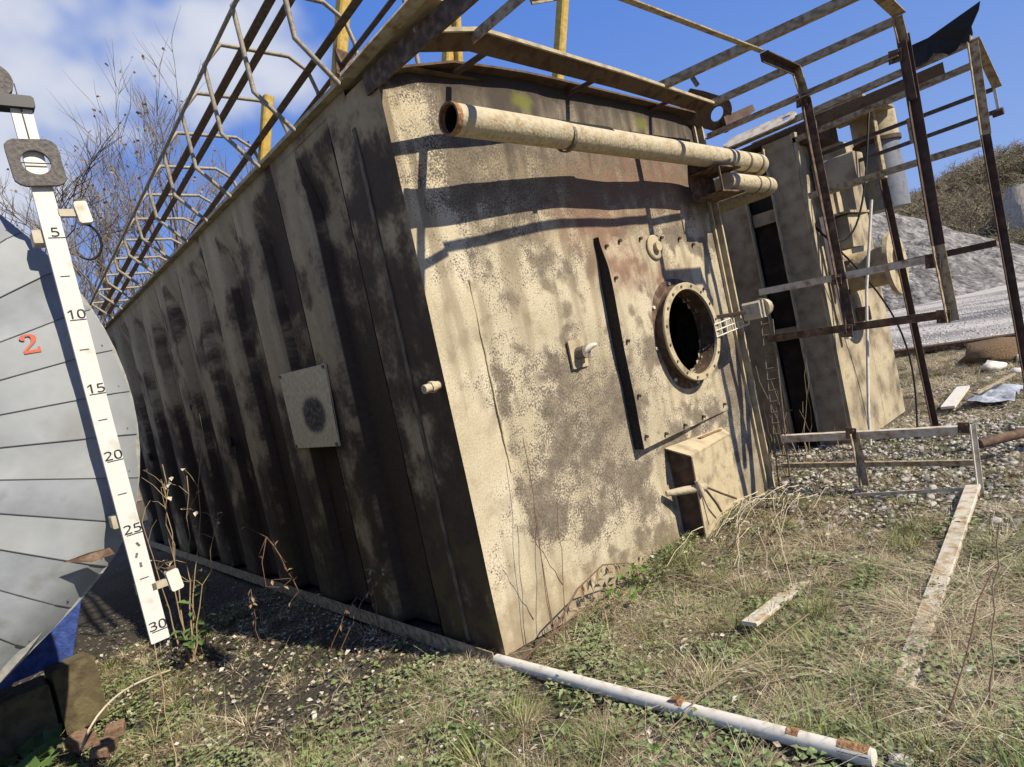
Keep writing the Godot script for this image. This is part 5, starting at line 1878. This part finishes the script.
	for k in 22:
		var a := Vector3(rg.randf_range(3.1, 4.1), 0, rg.randf_range(-0.5, 0.35))
		tube(s, stem_path(a, a + Vector3(rg.randf_range(-0.3, 0.3), rg.randf_range(0.3, 1.0), rg.randf_range(-0.2, 0.2)), 0.0, rg, 7, 0.02), [0.006, 0.004, 0.002], 4, false)
	part("stems", s, M.stalk, t)
	# single tall stalks in the right foreground
	for q in [[Vector3(0.55, 0.0, 1.85), Vector3(0.66, 0.62, 1.95), "stalk", "pale upright grass stalk in the right foreground", "tall_stalk"], [Vector3(0.42, 0.0, 1.75), Vector3(0.78, 0.40, 1.88), "stalk_red", "dark leaning bramble shoot in the right foreground", "bramble_shoot"], [Vector3(-0.25, 0.0, 0.95), Vector3(0.45, 0.30, 1.35), "stalk", "long pale reed leaning across the white pole", "reed"], [Vector3(-1.35, 0.0, -0.75), Vector3(-1.22, 0.52, -1.3), "stalk", "pale upright reed before the foot of the gauge board", "reed"]]:
		t = thing(q[4], q[3], "stalk")
		s = ST()
		tube(s, stem_path(q[0], q[1], 0.02, rg, 9, 0.008), [0.005, 0.004, 0.0025], 5, false)
		part("stem", s, M[q[2]], t)

# ------------------------------------------------------------------ grass, litter
func tuft(sd: int, blades: int, tall: float, lean: float, width: float) -> ArrayMesh:
	var rg := RandomNumberGenerator.new()
	rg.seed = sd
	var s := ST()
	for k in blades:
		var a := rg.randf() * TAU
		var base := Vector3(cos(a), 0, sin(a)) * rg.randf_range(0.0, 0.05)
		var dirn := Vector3(cos(a + rg.randf_range(-0.8, 0.8)), 0, sin(a + rg.randf_range(-0.8, 0.8)))
		var h := tall * rg.randf_range(0.45, 1.0)
		var ln := lean * rg.randf_range(0.3, 1.2)
		var side := Vector3(-dirn.z, 0, dirn.x) * width
		var p := base
		var pw := 1.0
		var sh := rg.randf_range(0.32, 1.4)
		s.set_color(Color(sh, sh, sh * rg.randf_range(0.85, 1.05)))
		for i in 3:
			var t := (i + 1) / 3.0
			var q := base + dirn * h * ln * t * t + Vector3.UP * h * (t - 0.35 * ln * t * t)
			q.y = maxf(q.y, 0.004)
			var w := 1.0 - t * 0.9
			var n := (side.cross(q - p)).normalized()
			if n.y < 0:
				n = -n
			n = (n + Vector3.UP * 0.6).normalized()
			vert(s, p - side * pw, n); vert(s, q + side * w, n); vert(s, p + side * pw, n)
			vert(s, p - side * pw, n); vert(s, q - side * w, n); vert(s, q + side * w, n)
			p = q
			pw = w
	return s.commit()

func plant_ok(x: float, z: float) -> bool:
	if x > -0.06 and x < SW and z < 0.05:
		return false
	if x > 4.25 and x < 6.5 and z < 0.28:
		return false
	return true

func make_grass() -> void:
	var rg := RandomNumberGenerator.new()
	rg.seed = 77
	var patch := fnoise(801, 0.9, 3)
	var patch2 := fnoise(802, 2.6, 3)
	var sets := [
		["dry_grass", tuft(1, 26, 0.105, 1.5, 0.0018), "pale dry grass matted over the ground round the silos", "grass"],
		["green_grass", tuft(2, 30, 0.075, 0.9, 0.0022), "short green grass growing through the dead thatch", "grass"],
		["dead_straw", tuft(3, 16, 0.19, 2.8, 0.0015), "long flattened straw lying over the turf", "straw"],
		["tall_green_grass", tuft(5, 22, 0.17, 0.9, 0.0024), "taller green grass blades in clumps before the silo", "grass"],
		["brown_weeds", tuft(4, 20, 0.09, 1.6, 0.0026), "short brown dead weeds among the grass", "weeds"]]
	for k in 5:
		var where := []
		var cols := []
		var want: int = [9600, 4600, 5000, 700, 6400][k]
		var tries := 0
		while where.size() < want and tries < want * 8:
			tries += 1
			var x: float
			var z: float
			if rg.randf() < 0.75:
				x = rg.randf_range(-2.3, 3.8)
				z = rg.randf_range(-3.0, 2.9)
			else:
				x = rg.randf_range(2.9, 10.6)
				z = rg.randf_range(-2.6, 3.4)
			if not plant_ok(x, z) or Vector2(x + 1.8, z - 2.47).length() < 0.7:
				continue
			if x > -0.16 and x < 0.08 and z > 0.2 and z < 1.75 and rg.randf() < 0.85:
				continue
			var n := patch.get_noise_2d(x, z)
			var n2 := patch2.get_noise_2d(x, z)
			var shade := x < 0.0 and z < -0.25 - 0.1 * n
			if shade and rg.randf() < (0.93 if x > -1.0 else 0.65):
				continue
			# bare gravelly ground to the right of the railing
			var bare := smoothstep(1.7, 2.6, x + n) * smoothstep(2.2, 1.3, z) * smoothstep(6.0, 4.5, x)
			if rg.randf() < bare * 0.86:
				continue
			var keep := 0.5
			match k:
				0: keep = 0.5 + n * 0.9 + n2 * 1.0
				1: keep = 0.58 - n * 1.1 + n2 * 0.8 - smoothstep(0.6, 2.2, x) * 0.30 - smoothstep(3.0, 6.0, x) * 0.2
				2: keep = 0.40 + n * 0.9 - n2 * 0.8 + 0.4 * smoothstep(0.9, 1.6, z)
				3: keep = (0.25 - n * 1.2 + n2 * 1.2) * smoothstep(3.2, 2.0, x)
				4: keep = 0.4 + n2 * 1.6
			if rg.randf() > keep:
				continue
			var sc := rg.randf_range(0.5, 1.1) * (0.85 + n2 * 0.6) * (1.15 if x > 4.0 else 1.0)
			if x > 7.5:
				sc *= 1.2
			var b := Basis(Vector3.UP, rg.randf() * TAU) * Basis(Vector3.RIGHT, rg.randf_range(-0.3, 0.3))
			where.append(Transform3D(b.scaled(Vector3(sc, sc * rg.randf_range(0.6, 1.1), sc)), Vector3(x, ground_y(x, z) - 0.005, z)))
			var c: Color
			match k:
				0: c = Color(0.60, 0.51, 0.34).lerp(Color(0.27, 0.215, 0.115), rg.randf())
				1: c = Color(0.10, 0.145, 0.035).lerp(Color(0.25, 0.265, 0.10), rg.randf())
				2: c = Color(0.74, 0.66, 0.49).lerp(Color(0.44, 0.35, 0.21), rg.randf())
				3: c = Color(0.09, 0.15, 0.03).lerp(Color(0.30, 0.32, 0.11), rg.randf())
				4: c = Color(0.12, 0.085, 0.05).lerp(Color(0.34, 0.26, 0.16), rg.randf())
			cols.append(c)
		scatter(sets[k][0], sets[k][1], M.blade, where, cols, sets[k][2], sets[k][3])
	# small leafy ground plants
	var s0 := ST()
	for k in 12:
		var a := rg.randf() * TAU
		var o := Vector3(cos(a), 0, sin(a)) * rg.randf_range(0.01, 0.07) + Vector3.UP * rg.randf_range(0.01, 0.05)
		leaf_quad(s0, o, Vector3(cos(a), rg.randf_range(0.0, 0.6), sin(a)), rg.randf_range(0.02, 0.038), rg.randf_range(0.008, 0.014), rg)
	var rosette := s0.commit()
	var rw := []
	var rc := []
	while rw.size() < 1300:
		var x := rg.randf_range(-2.2, 2.2)
		var z := rg.randf_range(-2.6, 2.2)
		if not plant_ok(x, z) or rg.randf() > 0.42 + patch2.get_noise_2d(x * 0.7 + 9.0, z * 0.7) * 1.4 - 0.3 * smoothstep(0.6, 1.6, x):
			continue
		if x < 0.0 and x > -1.1 and z < -0.5:
			continue
		var sc := rg.randf_range(0.6, 1.3)
		rw.append(Transform3D(Basis(Vector3.UP, rg.randf() * TAU).scaled(Vector3.ONE * sc), Vector3(x, ground_y(x, z), z)))
		rc.append(Color(0.07, 0.13, 0.03).lerp(Color(0.20, 0.26, 0.09), rg.randf()).lerp(Color(0.30, 0.26, 0.17), rg.randf() * 0.5))
	scatter("leafy_ground_cover", rosette, M.blade, rw, rc, "small green leafy plants low among the dead grass", "ground cover")
	# leaf litter and gravel
	var s := ST()
	leaf_quad(s, Vector3(-0.5, 0, 0), Vector3.RIGHT, 1.0, 0.32, rg)
	var leaf := s.commit()
	var where := []
	var cols := []
	while where.size() < 26000:
		var x := rg.randf_range(-2.3, 8.0)
		var z := rg.randf_range(-3.2, 2.6)
		if not plant_ok(x, z):
			continue
		var bare := smoothstep(1.5, 2.6, x) * smoothstep(6.5, 4.8, x)
		if rg.randf() > 0.55 + bare * 0.45:
			continue
		var sc := rg.randf_range(0.014, 0.042)
		var b := Basis(Vector3.UP, rg.randf() * TAU) * Basis(Vector3.RIGHT, rg.randf_range(-0.7, 0.7)) * Basis(Vector3(0, 0, 1), rg.randf_range(-0.5, 0.5))
		where.append(Transform3D(b.scaled(Vector3.ONE * sc), Vector3(x, ground_y(x, z) + rg.randf_range(0.004, 0.03), z)))
		var c := Color(0.22, 0.165, 0.10).lerp(Color(0.46, 0.40, 0.29), rg.randf())
		var gn := patch2.get_noise_2d(x * 0.6, z * 0.6)
		if rg.randf() < 0.20 + gn * 0.8:
			c = Color(0.08, 0.135, 0.03).lerp(Color(0.17, 0.22, 0.07), rg.randf())
		elif rg.randf() < 0.28:
			c = Color(0.50, 0.47, 0.40)
		elif rg.randf() < 0.3:
			c = Color(0.07, 0.05, 0.03)
		cols.append(c)
	scatter("leaf_litter", leaf, M.tinted, where, cols, "dead leaves and small green leaves scattered over the ground", "leaf litter")
	var stone := lump(4, Vector3.ONE).commit()
	where = []
	cols = []
	while where.size() < 11000:
		var x := rg.randf_range(-2.3, 8.5)
		var z := rg.randf_range(-4.5, 2.6)
		if not plant_ok(x, z):
			continue
		var bare := smoothstep(1.9, 2.8, x) * smoothstep(7.0, 5.0, x)
		if x < 0.0 and z < -0.4:
			bare = 0.9
		if rg.randf() > 0.12 + bare * 0.8:
			continue
		var sc := rg.randf_range(0.003, 0.010) * (1.6 if rg.randf() < 0.1 else 1.0) * (2.3 if x > 1.8 else 1.0)
		where.append(Transform3D(Basis(Vector3.UP, rg.randf() * TAU).scaled(Vector3(sc * 1.3, sc * 0.8, sc)), Vector3(x, ground_y(x, z) + sc * 0.3, z)))
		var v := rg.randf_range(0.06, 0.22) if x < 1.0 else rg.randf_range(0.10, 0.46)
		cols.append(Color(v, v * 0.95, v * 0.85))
	scatter("gravel_stones", stone, M.tinted, where, cols, "small grey stones strewn over the bare ground", "gravel")
